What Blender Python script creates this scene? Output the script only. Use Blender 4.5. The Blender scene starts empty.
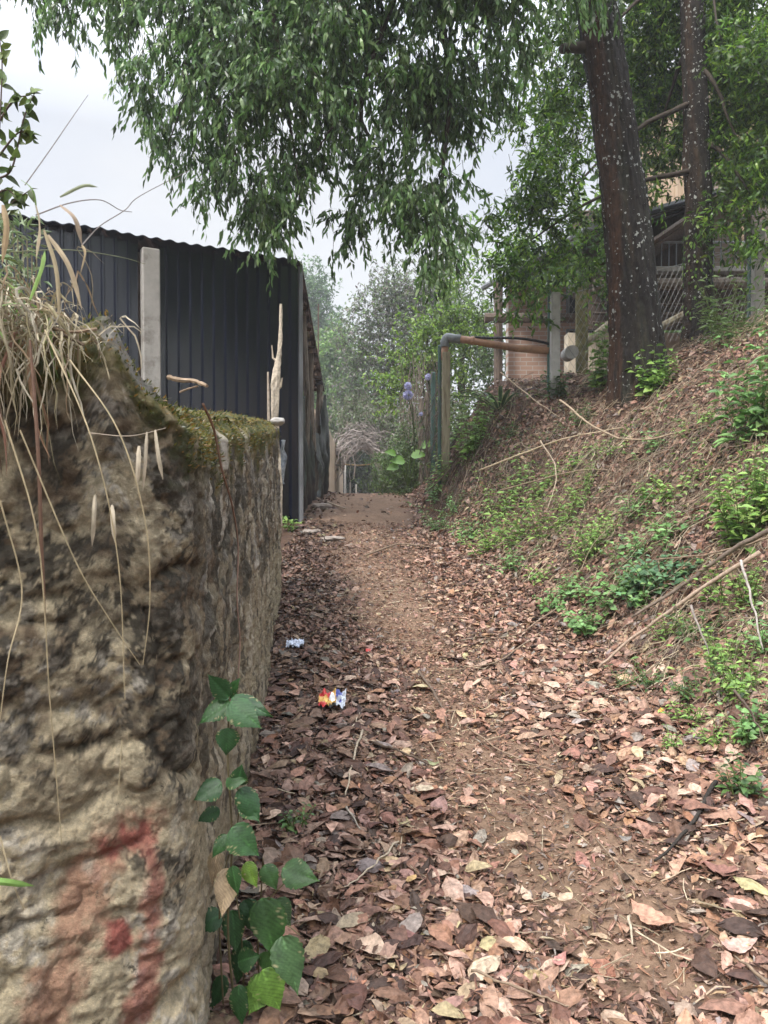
import bpy, math, random
import numpy as np
from mathutils import Vector, Matrix

SC = bpy.context.scene
COL = SC.collection
R = math.radians
rng = np.random.default_rng(7)
random.seed(7)

# ------------------------------------------------------------------ camera
PITCH = R(1.6)
FPX = 780.0
cd = bpy.data.cameras.new('camera')
cd.sensor_fit = 'VERTICAL'; cd.sensor_height = 36.0; cd.sensor_width = 27.0
cd.lens = 36.0 * FPX / 1024
cd.clip_start = 0.05; cd.clip_end = 1000
cd.dof.use_dof = True; cd.dof.focus_distance = 3.0; cd.dof.aperture_fstop = 14.0
cam = bpy.data.objects.new('camera', cd); COL.objects.link(cam)
cam.location = (0, 0, 0); cam.rotation_euler = (math.pi / 2 - PITCH, 0, 0)
SC.camera = cam

# ------------------------------------------------------------------ sky, sun, exposure
SUN_EL, SUN_AZ = 52.0, 218.0     # azimuth clockwise from +Y (the way the camera looks)
w = bpy.data.worlds.new('World'); SC.world = w; w.use_nodes = True
nt = w.node_tree; nt.nodes.clear()
out = nt.nodes.new('ShaderNodeOutputWorld')
bg = nt.nodes.new('ShaderNodeBackground'); bg.inputs['Strength'].default_value = 0.15
sky = nt.nodes.new('ShaderNodeTexSky'); sky.sky_type = 'NISHITA'; sky.sun_disc = False
sky.sun_elevation = R(SUN_EL); sky.sun_rotation = R(SUN_AZ)
sky.air_density = 1.0; sky.dust_density = 3.0; sky.ozone_density = 1.0
mixs = nt.nodes.new('ShaderNodeMix'); mixs.data_type = 'RGBA'; mixs.inputs[0].default_value = 0.8
tc = nt.nodes.new('ShaderNodeTexCoord')
mp = nt.nodes.new('ShaderNodeMapping'); mp.inputs['Scale'].default_value = (1, 1, 2.2)
no = nt.nodes.new('ShaderNodeTexNoise'); no.inputs['Scale'].default_value = 1.6; no.inputs['Detail'].default_value = 5
cr = nt.nodes.new('ShaderNodeValToRGB')
cr.color_ramp.elements[0].position = 0.36; cr.color_ramp.elements[0].color = (6.9, 7.5, 8.8, 1)
cr.color_ramp.elements[1].position = 0.62; cr.color_ramp.elements[1].color = (9.0, 9.1, 9.3, 1)
L = nt.links
L.new(tc.outputs['Generated'], mp.inputs['Vector']); L.new(mp.outputs[0], no.inputs['Vector'])
L.new(no.outputs['Fac'], cr.inputs[0])
L.new(sky.outputs[0], mixs.inputs[6]); L.new(cr.outputs[0], mixs.inputs[7])
# an overcast sky is brighter overhead than at the horizon
sx = nt.nodes.new('ShaderNodeSeparateXYZ'); L.new(tc.outputs['Generated'], sx.inputs[0])
zr = nt.nodes.new('ShaderNodeMapRange'); zr.inputs[1].default_value = 0.40; zr.inputs[2].default_value = 1.0; zr.inputs[3].default_value = .50; zr.inputs[4].default_value = 2.9
L.new(sx.outputs[2], zr.inputs[0]); zs = nt.nodes.new('ShaderNodeVectorMath'); zs.operation = 'SCALE'; L.new(mixs.outputs[2], zs.inputs[0]); L.new(zr.outputs[0], zs.inputs['Scale'])
L.new(zs.outputs[0], bg.inputs['Color']); L.new(bg.outputs[0], out.inputs[0])
sl = bpy.data.lights.new('sun', 'SUN'); sl.energy = 2.2; sl.angle = R(10); sl.color = (1.0, 0.955, 0.89)
so = bpy.data.objects.new('sun', sl); COL.objects.link(so)
sd = Vector((math.sin(R(SUN_AZ)) * math.cos(R(SUN_EL)), math.cos(R(SUN_AZ)) * math.cos(R(SUN_EL)), math.sin(R(SUN_EL))))
so.rotation_euler = sd.to_track_quat('Z', 'Y').to_euler(); so.location = (-5, -6, 12)
vs = SC.view_settings; vs.view_transform = 'Standard'; vs.look = 'None'; vs.gamma = 1; vs.use_curve_mapping = False
vs.exposure = 0.60
SC.cycles.max_bounces = 8; SC.cycles.transparent_max_bounces = 8
SC.cycles.diffuse_bounces = 3; SC.cycles.glossy_bounces = 2; SC.cycles.transmission_bounces = 4; SC.cycles.volume_bounces = 1

def W(px, py, D):
    """a point of the place seen at pixel px, py of the photograph, D metres ahead"""
    x = (px - 384) / FPX; v = (512 - py) / FPX
    c, s = math.cos(PITCH), math.sin(PITCH)
    d = np.array([x, c + v * s, -s + v * c])
    return d * (D / d[1])

# ------------------------------------------------------------------ numpy noise
def _h(i, j, k, seed):
    n = (i * 374761393 + j * 668265263 + k * 2147483647 + seed * 974711) & 0xffffffff
    n = ((n ^ (n >> 13)) * 1274126177) & 0xffffffff
    n = ((n ^ (n >> 16)) * 2246822519) & 0xffffffff
    return ((n ^ (n >> 15)) & 0xffffff) / float(0xffffff)
def vnoise(x, y, z=0.0, seed=0):
    x, y, z = np.broadcast_arrays(np.asarray(x, float), np.asarray(y, float), np.asarray(z, float))
    xi = np.floor(x).astype(np.int64); yi = np.floor(y).astype(np.int64); zi = np.floor(z).astype(np.int64)
    fx, fy, fz = x - xi, y - yi, z - zi
    fx = fx * fx * (3 - 2 * fx); fy = fy * fy * (3 - 2 * fy); fz = fz * fz * (3 - 2 * fz)
    r = 0
    for a in (0, 1):
        wa = fx if a else 1 - fx
        for b in (0, 1):
            wb = fy if b else 1 - fy
            for c in (0, 1):
                wc = fz if c else 1 - fz
                r = r + wa * wb * wc * _h(xi + a, yi + b, zi + c, seed)
    return r * 2 - 1
def fbm(x, y, z=0.0, oct=4, seed=0, gain=0.5):
    r = 0; a = 1.0; t = 0
    x = np.asarray(x, float); y = np.asarray(y, float); z = np.asarray(z, float)
    for o in range(oct):
        r = r + a * vnoise(x * 2 ** o, y * 2 ** o, z * 2 ** o, seed + o * 17); t += a; a *= gain
    return r / t
def sstep(a, b, x):
    t = np.clip((np.asarray(x, float) - a) / (b - a), 0, 1); return t * t * (3 - 2 * t)

# ------------------------------------------------------------------ mesh building
class MB:
    def __init__(s): s.V = []; s.F = []; s.C = []; s.n = 0
    def add(s, V, F, col=None):
        V = np.asarray(V, float).reshape(-1, 3)
        F = F if isinstance(F, (list, tuple)) and len(F) and isinstance(F[0], np.ndarray) and F[0].ndim == 2 else [np.asarray(F, int)]
        for f in F:
            if len(f): s.F.append(np.asarray(f, int) + s.n)
        s.V.append(V); s.n += len(V)
        c = np.ones((len(V), 4))
        if col is not None: c[:, :3] = np.asarray(col, float)[..., :3]
        s.C.append(c); return s
    def box(s, c, size, rot=None, col=None, bev=0.0):
        hx, hy, hz = [q / 2 for q in size]
        if bev > 0:
            b = min(bev, hx * .9, hy * .9, hz * .9)
            v = []
            for sx in (-1, 1):
                for sy in (-1, 1):
                    for sz in (-1, 1):
                        v += [(sx * hx, sy * (hy - b), sz * (hz - b)), (sx * (hx - b), sy * hy, sz * (hz - b)), (sx * (hx - b), sy * (hy - b), sz * hz)]
            V = np.array(v); idx = lambda sx, sy, sz, k: ((sx * 2 + sy) * 2 + sz) * 3 + k
            q = []; t = []
            for k in range(3):
                for sgn in (0, 1):
                    o = []
                    for a, bb in ((0, 0), (1, 0), (1, 1), (0, 1)):
                        d = [0, 0, 0]; d[k] = sgn; d[(k + 1) % 3] = a; d[(k + 2) % 3] = bb; o.append(idx(*d, k))
                    q.append(o if sgn else o[::-1])
            for k in range(3):
                k1, k2 = (k + 1) % 3, (k + 2) % 3
                for a in (0, 1):
                    for bb in (0, 1):
                        d0 = [0, 0, 0]; d0[k1] = a; d0[k2] = bb; d1 = list(d0); d1[k] = 1
                        o = [idx(*d0, k1), idx(*d1, k1), idx(*d1, k2), idx(*d0, k2)]
                        q.append(o if a != bb else o[::-1])
            for sx in (0, 1):
                for sy in (0, 1):
                    for sz in (0, 1):
                        o = [idx(sx, sy, sz, 0), idx(sx, sy, sz, 1), idx(sx, sy, sz, 2)]
                        t.append(o if (sx + sy + sz) % 2 else o[::-1])
            F = [np.array(q), np.array(t)]
        else:
            V = np.array([(x, y, z) for x in (-hx, hx) for y in (-hy, hy) for z in (-hz, hz)])
            F = [np.array([(0, 1, 3, 2), (4, 6, 7, 5), (0, 4, 5, 1), (2, 3, 7, 6), (0, 2, 6, 4), (1, 5, 7, 3)])]
        if rot is not None: V = V @ np.asarray(rot).T
        return s.add(V + np.asarray(c, float), F, col)
    def tube(s, pts, rad, k=6, col=None, cap=True, jitter=0.0):
        P = np.asarray(pts, float); n = len(P); r = np.broadcast_to(np.asarray(rad, float), (n,))
        T = np.gradient(P, axis=0); T /= np.linalg.norm(T, axis=1)[:, None] + 1e-12
        up = np.array([0, 0, 1.0]) if abs(T[0, 2]) < .9 else np.array([1.0, 0, 0])
        a = np.linspace(0, 2 * math.pi, k, endpoint=False); V = np.zeros((n, k, 3))
        u = np.cross(T[0], up); u /= np.linalg.norm(u)
        for i in range(n):
            u = u - T[i] * (u @ T[i]); u /= np.linalg.norm(u) + 1e-12; v = np.cross(T[i], u)
            rr = r[i] * (1 + jitter * rng.uniform(-1, 1, k)) if jitter else r[i]
            V[i] = P[i] + (np.cos(a) * rr)[:, None] * u + (np.sin(a) * rr)[:, None] * v
        i = np.arange(n - 1)[:, None]; j = np.arange(k)[None]; j2 = (j + 1) % k
        F = np.stack(np.broadcast_arrays(i * k + j, i * k + j2, (i + 1) * k + j2, (i + 1) * k + j), -1).reshape(-1, 4)
        VV = V.reshape(-1, 3); FF = [F]
        if cap:
            VV = np.vstack([VV, P[0], P[-1]]); b = n * k
            jj = np.arange(k); FF.append(np.stack([jj * 0 + b, (jj + 1) % k, jj], -1))
            FF.append(np.stack([jj * 0 + b + 1, (n - 1) * k + jj, (n - 1) * k + (jj + 1) % k], -1))
        c = None
        if col is not None:
            col = np.asarray(col, float)
            if col.ndim == 2: c = np.repeat(col, k, 0); c = np.vstack([c, col[0], col[-1]]) if cap else c
            else: c = col
        return s.add(VV, FF, c)
    def grid(s, G, col=None, closed_u=False):
        G = np.asarray(G, float); n, m = G.shape[:2]
        i = np.arange(n if closed_u else n - 1)[:, None]; j = np.arange(m - 1)[None]; i2 = (i + 1) % n
        F = np.stack(np.broadcast_arrays(i * m + j, i2 * m + j, i2 * m + j + 1, i * m + j + 1), -1).reshape(-1, 4)
        return s.add(G.reshape(-1, 3), [F], None if col is None else np.asarray(col).reshape(-1, np.asarray(col).shape[-1]) if np.asarray(col).ndim > 1 else col)
    def build(s, name, mat, parent=None, smooth=False):
        V = np.vstack(s.V); C = np.vstack(s.C)
        sizes = np.concatenate([np.full(len(f), f.shape[1]) for f in s.F]); loops = np.concatenate([f.ravel() for f in s.F])
        me = bpy.data.meshes.new(name)
        me.vertices.add(len(V)); me.vertices.foreach_set('co', V.ravel().astype(np.float32))
        me.loops.add(len(loops)); me.loops.foreach_set('vertex_index', loops.astype(np.int32))
        me.polygons.add(len(sizes))
        st = np.concatenate([[0], np.cumsum(sizes)[:-1]])
        me.polygons.foreach_set('loop_start', st.astype(np.int32)); me.polygons.foreach_set('loop_total', sizes.astype(np.int32))
        me.polygons.foreach_set('use_smooth', np.full(len(sizes), bool(smooth)))
        at = me.color_attributes.new('Col', 'FLOAT_COLOR', 'POINT'); at.data.foreach_set('color', C.ravel().astype(np.float32))
        me.update(calc_edges=True); me.validate()
        me.materials.append(mat)
        o = bpy.data.objects.new(name, me); COL.objects.link(o)
        if parent is not None: o.parent = parent; o.matrix_parent_inverse = parent.matrix_world.inverted() if False else Matrix.Translation(-Vector(parent.location))
        return o

def tag(o, label=None, cat=None, group=None, kind=None):
    if label: o['label'] = label
    if cat: o['category'] = cat
    if group: o['group'] = group
    if kind: o['kind'] = kind
    return o
def empty(name, loc, label, cat, group=None):
    o = bpy.data.objects.new(name, None); COL.objects.link(o); o.location = tuple(float(q) for q in loc); o.empty_display_size = .1
    return tag(o, label, cat, group)

# ------------------------------------------------------------------ materials
def nodes(m):
    m.use_nodes = True; t = m.node_tree; return t, t.nodes['Principled BSDF']
def N(t, ty, **kw):
    n = t.nodes.new(ty)
    for k, v in kw.items():
        if k.startswith('i_'): n.inputs[k[2:].replace('_', ' ')].default_value = v
        else: setattr(n, k, v)
    return n
def mat(name, base=None, vcol=False, rough=.85, spec=.3, var=.25, vscale=20, bump=.3, bscale=60, stretch=(1, 1, 1), dark=None, metal=0, transl=0.0, bdist=.004, detail=6):
    """vertex or plain colour varied by noise, with a noise bump"""
    m = bpy.data.materials.new(name); t, b = nodes(m); K = t.links
    tc = N(t, 'ShaderNodeTexCoord'); mp = N(t, 'ShaderNodeMapping'); mp.inputs['Scale'].default_value = stretch
    K.new(tc.outputs['Object'], mp.inputs['Vector'])
    n1 = N(t, 'ShaderNodeTexNoise', i_Scale=vscale, i_Detail=detail, i_Roughness=.6); K.new(mp.outputs[0], n1.inputs['Vector'])
    if vcol:
        a = N(t, 'ShaderNodeAttribute', attribute_name='Col'); src = a.outputs['Color']
    else:
        c = N(t, 'ShaderNodeRGB'); c.outputs[0].default_value = (*base, 1); src = c.outputs[0]
    mr = N(t, 'ShaderNodeMapRange'); mr.inputs[1].default_value = .3; mr.inputs[2].default_value = .7
    mr.inputs[3].default_value = 1 - var; mr.inputs[4].default_value = 1 + var
    K.new(n1.outputs['Fac'], mr.inputs[0])
    vm = N(t, 'ShaderNodeVectorMath', operation='SCALE'); K.new(src, vm.inputs[0]); K.new(mr.outputs[0], vm.inputs['Scale'])
    cs = vm.outputs[0]
    if dark is not None:
        n3 = N(t, 'ShaderNodeTexNoise', i_Scale=vscale * .35, i_Detail=8, i_Roughness=.7); K.new(mp.outputs[0], n3.inputs['Vector'])
        r3 = N(t, 'ShaderNodeMapRange'); r3.inputs[1].default_value = .5; r3.inputs[2].default_value = .62; K.new(n3.outputs['Fac'], r3.inputs[0])
        mx = N(t, 'ShaderNodeMix', data_type='RGBA'); K.new(r3.outputs[0], mx.inputs[0]); K.new(cs, mx.inputs[6]); mx.inputs[7].default_value = (*dark, 1); cs = mx.outputs[2]
    K.new(cs, b.inputs['Base Color'])
    b.inputs['Roughness'].default_value = rough; b.inputs['Specular IOR Level'].default_value = spec; b.inputs['Metallic'].default_value = metal
    if bump:
        n2 = N(t, 'ShaderNodeTexNoise', i_Scale=bscale, i_Detail=6, i_Roughness=.65); K.new(mp.outputs[0], n2.inputs['Vector'])
        bp = N(t, 'ShaderNodeBump', i_Strength=bump, i_Distance=bdist); K.new(n2.outputs['Fac'], bp.inputs['Height']); K.new(bp.outputs[0], b.inputs['Normal'])
    if transl:
        tr = N(t, 'ShaderNodeBsdfTranslucent'); K.new(cs, tr.inputs['Color'])
        ms = N(t, 'ShaderNodeMixShader'); ms.inputs[0].default_value = transl
        K.new(b.outputs[0], ms.inputs[1]); K.new(tr.outputs[0], ms.inputs[2]); K.new(ms.outputs[0], t.nodes['Material Output'].inputs['Surface'])
    return m

M = {}
M['leaf'] = mat('green_leaf', vcol=True, rough=.36, spec=.65, var=.2, vscale=30, bump=0, transl=.48, detail=2)
M['bigleaf'] = mat('broad_green_leaf', vcol=True, rough=.45, spec=.45, var=.25, vscale=60, bump=.5, bscale=90, bdist=.003, transl=.25, detail=4)
M['litter'] = mat('dry_leaf', vcol=True, rough=.6, spec=.35, var=.5, vscale=60, bump=.8, bscale=140, bdist=.004, transl=.1, detail=7)
M['stem'] = mat('stem', vcol=True, rough=.7, var=.3, vscale=40, bump=.3, bscale=150)
M['twig'] = mat('dry_twig', vcol=True, rough=.85, var=.35, vscale=50, bump=.6, bscale=150, stretch=(1, 1, 1))
M['straw'] = mat('dry_straw', vcol=True, rough=.65, spec=.3, var=.25, vscale=40, bump=0, transl=.25)
M['wood'] = mat('weathered_wood', base=(.22, .18, .14), var=.4, vscale=12, bump=.6, bscale=50, stretch=(6, 6, .7), dark=(.07, .055, .04))
M['darkwood'] = mat('old_dark_wood', base=(.12, .09, .07), var=.5, vscale=10, bump=.6, bscale=40, stretch=(6, 6, .7))
M['concrete'] = mat('grey_concrete', base=(.42, .40, .37), var=.14, vscale=9, bump=.4, bscale=70, dark=(.27, .25, .22))
M['metalsheet'] = mat('dark_painted_sheet', base=(.006, .009, .023), var=.3, vscale=3, bump=0.05, bscale=9, bdist=.01, rough=.20, spec=.95, stretch=(3, 3, .5))
M['metalsheet'].node_tree.nodes['Principled BSDF'].inputs['Coat Weight'].default_value = 0.0; M['metalsheet'].node_tree.nodes['Principled BSDF'].inputs['Coat Roughness'].default_value = .15; M['metalsheet'].node_tree.nodes['Principled BSDF'].inputs['Coat IOR'].default_value = 1.7
M['galv'] = mat('galvanised_strip', base=(.30, .31, .33), var=.3, vscale=8, bump=.1, rough=.5, metal=.3, stretch=(1, 1, .3))
M['plastic'] = mat('black_plastic', base=(.010, .010, .012), var=.4, vscale=6, rough=.42, spec=.35, bump=.5, bscale=12, bdist=.02)
M['adobe'] = mat('tan_stained_render', base=(.50, .40, .30), var=.25, vscale=3, bump=.4, bscale=30, stretch=(2, 2, .35), dark=(.30, .22, .16))

# ------------------------------------------------------------------ leaves, vectorised
def leaf_template(n=3, wprof=((.0, .0), (.3, 1.0), (.62, .8), (1, 0)), fold=.12, bend=-.12):
    """columns: left, mid, right; rows along the leaf. returns T (k,3) and faces"""
    rows = []
    for a, ww in wprof:
        z = bend * a * a * 1.0
        rows.append((a, ww, z))
    T = []; idx = []
    for a, ww, z in rows:
        if ww == 0: idx.append([len(T)]); T.append((a, 0, z))
        else:
            idx.append([len(T), len(T) + 1, len(T) + 2]); T += [(a, -ww / 2, z + fold * ww), (a, 0, z), (a, ww / 2, z + fold * ww)]
    q = []; t = []
    for r0, r1 in zip(idx[:-1], idx[1:]):
        if len(r0) == 1: t += [(r0[0], r1[1], r1[0]), (r0[0], r1[2], r1[1])]
        elif len(r1) == 1: t += [(r0[0], r0[1], r1[0]), (r0[1], r0[2], r1[0])]
        else: q += [(r0[0], r0[1], r1[1], r1[0]), (r0[1], r0[2], r1[2], r1[1])]
    return np.array(T), [np.array(x) for x in (q, t) if len(x)]
def flat_template():
    T = np.array([(0, 0, 0), (.35, -.5, .04), (.35, .5, .04), (.68, -.36, -.03), (.68, .36, -.03), (1, 0, -.14)])
    return T, [np.array([(1, 3, 4, 2)]), np.array([(0, 1, 2), (3, 5, 4)])]
LT_FLAT = flat_template()
LT_FOLD = leaf_template()
LT_BROAD = leaf_template(wprof=((0, 0), (.1, .55), (.28, 1), (.5, .95), (.72, .62), (.9, .22), (1, 0)), fold=.13, bend=-.22)
LT_LANCE = leaf_template(wprof=((0, 0), (.15, .6), (.4, 1), (.7, .7), (1, 0)), fold=.15, bend=-.2)
def unit(a): return a / (np.linalg.norm(a, axis=-1, keepdims=True) + 1e-9)
def add_leaves(mb, T, P, D, Nn, Ln, Wd, C, jit=0):
    tv, tf = T; P = np.asarray(P, float); D = unit(np.asarray(D, float)); Nn = np.asarray(Nn, float)
    S = unit(np.cross(Nn, D)); U = np.cross(D, S); n = len(P); k = len(tv)
    Ln = np.broadcast_to(Ln, (n,)); Wd = np.broadcast_to(Wd, (n,))
    V = P[:, None] + tv[None, :, 0, None] * (Ln[:, None] * D)[:, None] + tv[None, :, 1, None] * (Wd[:, None] * S)[:, None] + tv[None, :, 2, None] * (Ln[:, None] * U)[:, None]
    if jit: V = V + rng.normal(0, 1, V.shape) * (Ln * jit)[:, None, None]
    F = [(np.arange(n)[:, None, None] * k + f[None]).reshape(-1, f.shape[1]) for f in tf]
    C = np.broadcast_to(np.asarray(C, float), (n, 3))
    mb.add(V.reshape(-1, 3), F, np.repeat(C, k, 0))
def colvar(base, n, v=.2, hue=.06):
    b = np.asarray(base, float); k = 1 + rng.uniform(-v, v, (n, 1)); return np.clip(b * k * (1 + rng.normal(0, hue, (n, 3))), 0.003, 1)
def rand_dirs(n):
    v = rng.normal(0, 1, (n, 3)); return unit(v)
def palette(cols, n, v=.18, wts=None):
    cols = np.array(cols); i = rng.choice(len(cols), n, p=wts); return np.clip(cols[i] * (1 + rng.uniform(-v, v, (n, 1))) * (1 + rng.normal(0, .04, (n, 3))), .003, 1)

# ------------------------------------------------------------------ terrain
PY = np.array([-60, 0, 2, 3, 4, 6, 8, 10, 12, 13.5, 15, 20, 30, 60, 150.])
PZ = np.array([-6, -1.5, -1.3, -1.2, -1.1, -.9, -.67, -.41, -.2, -.1, -.05, -.12, -.25, -.6, -1.5])
STN = [  # y, [(x, z)...] of the right-hand bank
    (-60, [(1.6, -6), (2.4, -5.5), (3.6, -4.6), (5, -4), (9, -3), (40, 0)]),
    (1, [(1.6, -1.38), (2.4, -.95), (3.3, -.2), (4.6, .6), (7, 1.8), (40, 8)]),
    (3, [(1.5, -1.2), (2.2, -.75), (3.1, 0), (4.4, .85), (7, 2.0), (40, 8)]),
    (5, [(1.36, -1.0), (2.0, -.50), (2.9, .32), (4.1, 1.15), (5.5, 1.85), (8, 2.5), (40, 8)]),
    (7, [(1.12, -.79), (1.8, -.25), (2.6, .52), (3.5, 1.25), (4.6, 1.98), (6, 2.4), (40, 7)]),
    (8.5, [(.90, -.61), (1.5, -.05), (2.2, .72), (2.8, 1.08), (3.4, 1.42), (4.4, 1.95), (6, 2.3), (40, 5)]),
    (9.6, [(.70, -.46), (.84, -.05), (1.05, .35), (1.35, .75), (1.75, 1.12), (2.3, 1.2), (3, 1.42), (4.2, 1.80), (6, 2.1), (40, 3)]),
    (10.6, [(.54, -.34), (.68, .15), (.80, .35), (1.1, .85), (1.45, 1.42), (2.2, 1.5), (3.2, 1.5), (4.3, 1.80), (6, 1.95), (40, 2)]),
    (13, [(.50, -.15), (.9, .25), (1.4, .9), (2.2, 1.2), (4, 1.3), (6, 1.5), (40, 1.5)]),
    (20, [(.45, -.12), (1.2, .3), (2.4, .8), (4, 1.0), (8, 1.2), (40, 1.4)]),
    (60, [(1, -.6), (4, .3), (8, .9), (40, 1.5)]),
    (150, [(1, -1.5), (4, -1), (8, 0), (40, 1)])]
_xs = np.linspace(0, 12, 481)
_tab = np.array([np.interp(_xs, [p[0] for p in s[1]], [p[1] for p in s[1]]) - np.interp(s[0], PY, PZ) for s in STN])
_ker = np.ones(7) / 7
_tab = np.array([np.convolve(np.pad(r, 3, 'edge'), _ker, 'valid') for r in _tab])
_sy = np.array([s[0] for s in STN], float); _bx = np.array([s[1][0][0] for s in STN])
def pathz(y): return (np.interp(y - .6, PY, PZ) + np.interp(y, PY, PZ) + np.interp(y + .6, PY, PZ)) / 3
def base_x(y): return np.interp(y, _sy, _bx)
def wall_x(y): return np.interp(y, [1.7, 6.3], [-.42, -.84])
def wall_y(x): return np.interp(x, [-4, -2.5, -1.0, -.39], [.45, .75, 1.33, 1.70])
def height(x, y, fine=True):
    x = np.asarray(x, float); y = np.asarray(y, float); x, y = np.broadcast_arrays(x, y)
    xx = np.clip(x, 0, 11.99); fi = xx / 12 * 480; i0 = fi.astype(int); fx = fi - i0
    k = np.clip(np.searchsorted(_sy, y) - 1, 0, len(_sy) - 2); fy = np.clip((y - _sy[k]) / (_sy[k + 1] - _sy[k]), 0, 1)
    g = ((1 - fy) * (_tab[k, i0] * (1 - fx) + _tab[k, i0 + 1] * fx) + fy * (_tab[k + 1, i0] * (1 - fx) + _tab[k + 1, i0 + 1] * fx))
    z = pathz(y) + g
    # earth held behind the stone wall
    ins = sstep(.14, .30, np.minimum(wall_x(y) - x, np.where(x > -.39, 9, y - wall_y(x))))
    ins = ins * (y < 9.5)
    ins = np.where((x > -.4) & (y < 1.72), 0, ins) * (1 - sstep(6.15, 6.3, y))
    soil = .02 + .085 * (y - 1.7)
    z = z * (1 - ins) + soil * ins
    if fine:
        off = sstep(-.1, .8, x - base_x(y))
        near = 1 - sstep(25, 60, np.abs(y))
        z = z + (.018 + .13 * off) * fbm(x * 1.5, y * 1.5, 0, 5, 3, .55) * near + .05 * off * np.abs(fbm(x * 3.3, y * 3.3, 0, 3, 13)) * near + .012 * fbm(x * 9, y * 9, 0, 3, 5) * near
        z = z - .035 * np.exp(-((x - .35 + .05 * y * 0) / .5) ** 2) * near * (y < 12)
    return z
def gnormal(x, y, e=.04):
    dx = (height(x + e, y) - height(x - e, y)) / (2 * e); dy = (height(x, y + e) - height(x, y - e)) / (2 * e)
    return unit(np.stack([-dx, -dy, np.ones_like(dx)], -1))
def gp(x, y, up=0.0): return np.array([x, y, float(height(x, y)) + up])
def hit(px, py, t0=1.3, t1=60):
    """where the view ray through a pixel meets the ground"""
    d = W(px, py, 1.0); ts = np.concatenate([np.arange(t0, 20, .01), np.arange(20, t1, .1)])
    P = d[None] * ts[:, None]; below = P[:, 2] < height(P[:, 0], P[:, 1]); i = int(np.argmax(below))
    return P[i] if below.any() else P[-1]
def bare(x, y):
    xc = np.interp(y, [1.5, 2.5, 3, 4, 5, 7, 9, 11], [.85, .66, .55, .36, .20, 0, -.2, -.3])
    st = np.interp(y, [1.4, 2.0, 2.4, 3.5, 3.9, 5.4, 6.2, 12], [.1, .7, 1, 1, .78, .78, .95, 1])
    wd = np.interp(y, [2, 3, 4, 6, 10], [.30, .38, .36, .45, .62])
    b = st * np.exp(-np.abs((x - xc) / wd) ** 2.6)
    b = np.maximum(b, .95 * sstep(8.6, 10.5, y) * np.exp(-((x + .25) / .75) ** 4))
    return np.clip(b * 1.08 + .42 * fbm(x * 3.2, y * 3.2, 0, 5, 21, .6), 0, 1)

def axis(a, segs):
    o = [np.array([a])]
    for b, st in segs:
        n = max(1, int(round((b - a) / st))); o.append(np.linspace(a, b, n + 1)[1:]); a = b
    return np.concatenate(o)
gx = axis(-120, [(-30, 10), (-8, 1.2), (-2, .2), (-1.2, .08), (-.9, .04), (1.9, .028), (5, .055), (9, .2), (30, 1.5), (120, 10)])
gy = axis(-30, [(-4, 3), (.6, .4), (1.4, .05), (5, .028), (10.5, .045), (16, .12), (30, .6), (60, 3), (150, 10)])
GX, GY = np.meshgrid(gx, gy, indexing='ij'); GZ = height(GX, GY)
nx, ny = GX.shape
ii, jj = np.meshgrid(np.arange(nx - 1), np.arange(ny - 1), indexing='ij')
Fq = np.stack([ii * ny + jj, (ii + 1) * ny + jj, (ii + 1) * ny + jj + 1, ii * ny + jj + 1], -1).reshape(-1, 4)
cx = (gx[:-1] + gx[1:])[:, None] / 2 + 0 * jj; cy = (gy[:-1] + gy[1:])[None] / 2 + 0 * ii
inpath = ((cx < base_x(cy) + .05 * np.sin(cy * 3)) & (cx > np.where(cy < 1.7, -3, np.where(cy < 6.4, wall_x(cy) - .1, np.where(cy < 16, -1.15, -1.6)))) & (cy > -4) & (cy < 34) & ~((cx < -.39) & (cy > wall_y(cx) + .1) & (cy < 6.4) & (cx < wall_x(cy) - .1))).ravel()
GV = np.stack([GX, GY, GZ], -1).reshape(-1, 3)
bb = bare(GX, GY).ravel()[:, None]
nz = (fbm(GX * 6, GY * 6, 0, 4, 31).ravel()[:, None] + 1) / 2
bareC = np.array([.20, .130, .086]); darkC = np.array([.075, .045, .032]); bankC = np.array([.10, .062, .043])
pc = darkC * (1 - bb) + bareC * bb; pc = pc * (.75 + .5 * nz)
side = sstep(-.1, .5, GX - base_x(GY)).ravel()[:, None]
pc = pc * (1 - side) + bankC * (.6 + .8 * nz) * side
far = sstep(16, 30, GY).ravel()[:, None] * side
pc = pc * (1 - far) + np.array([.06, .08, .035]) * far
M['soil'] = mat('bare_soil', vcol=True, rough=.9, spec=.2, var=.3, vscale=35, bump=1, bscale=70, bdist=.012, detail=8)
def sub(mask, name, label):
    used = np.unique(Fq[mask]); remap = -np.ones(len(GV), int); remap[used] = np.arange(len(used))
    mb = MB(); mb.add(GV[used], [remap[Fq[mask]]], pc[used]); return tag(mb.build(name, M['soil'], smooth=True), label, None, None, 'structure')
sub(inpath, 'path', 'dirt footpath climbing between stone wall and leafy bank')
sub(~inpath, 'ground', 'earth bank and ground under trees on both sides')
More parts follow.
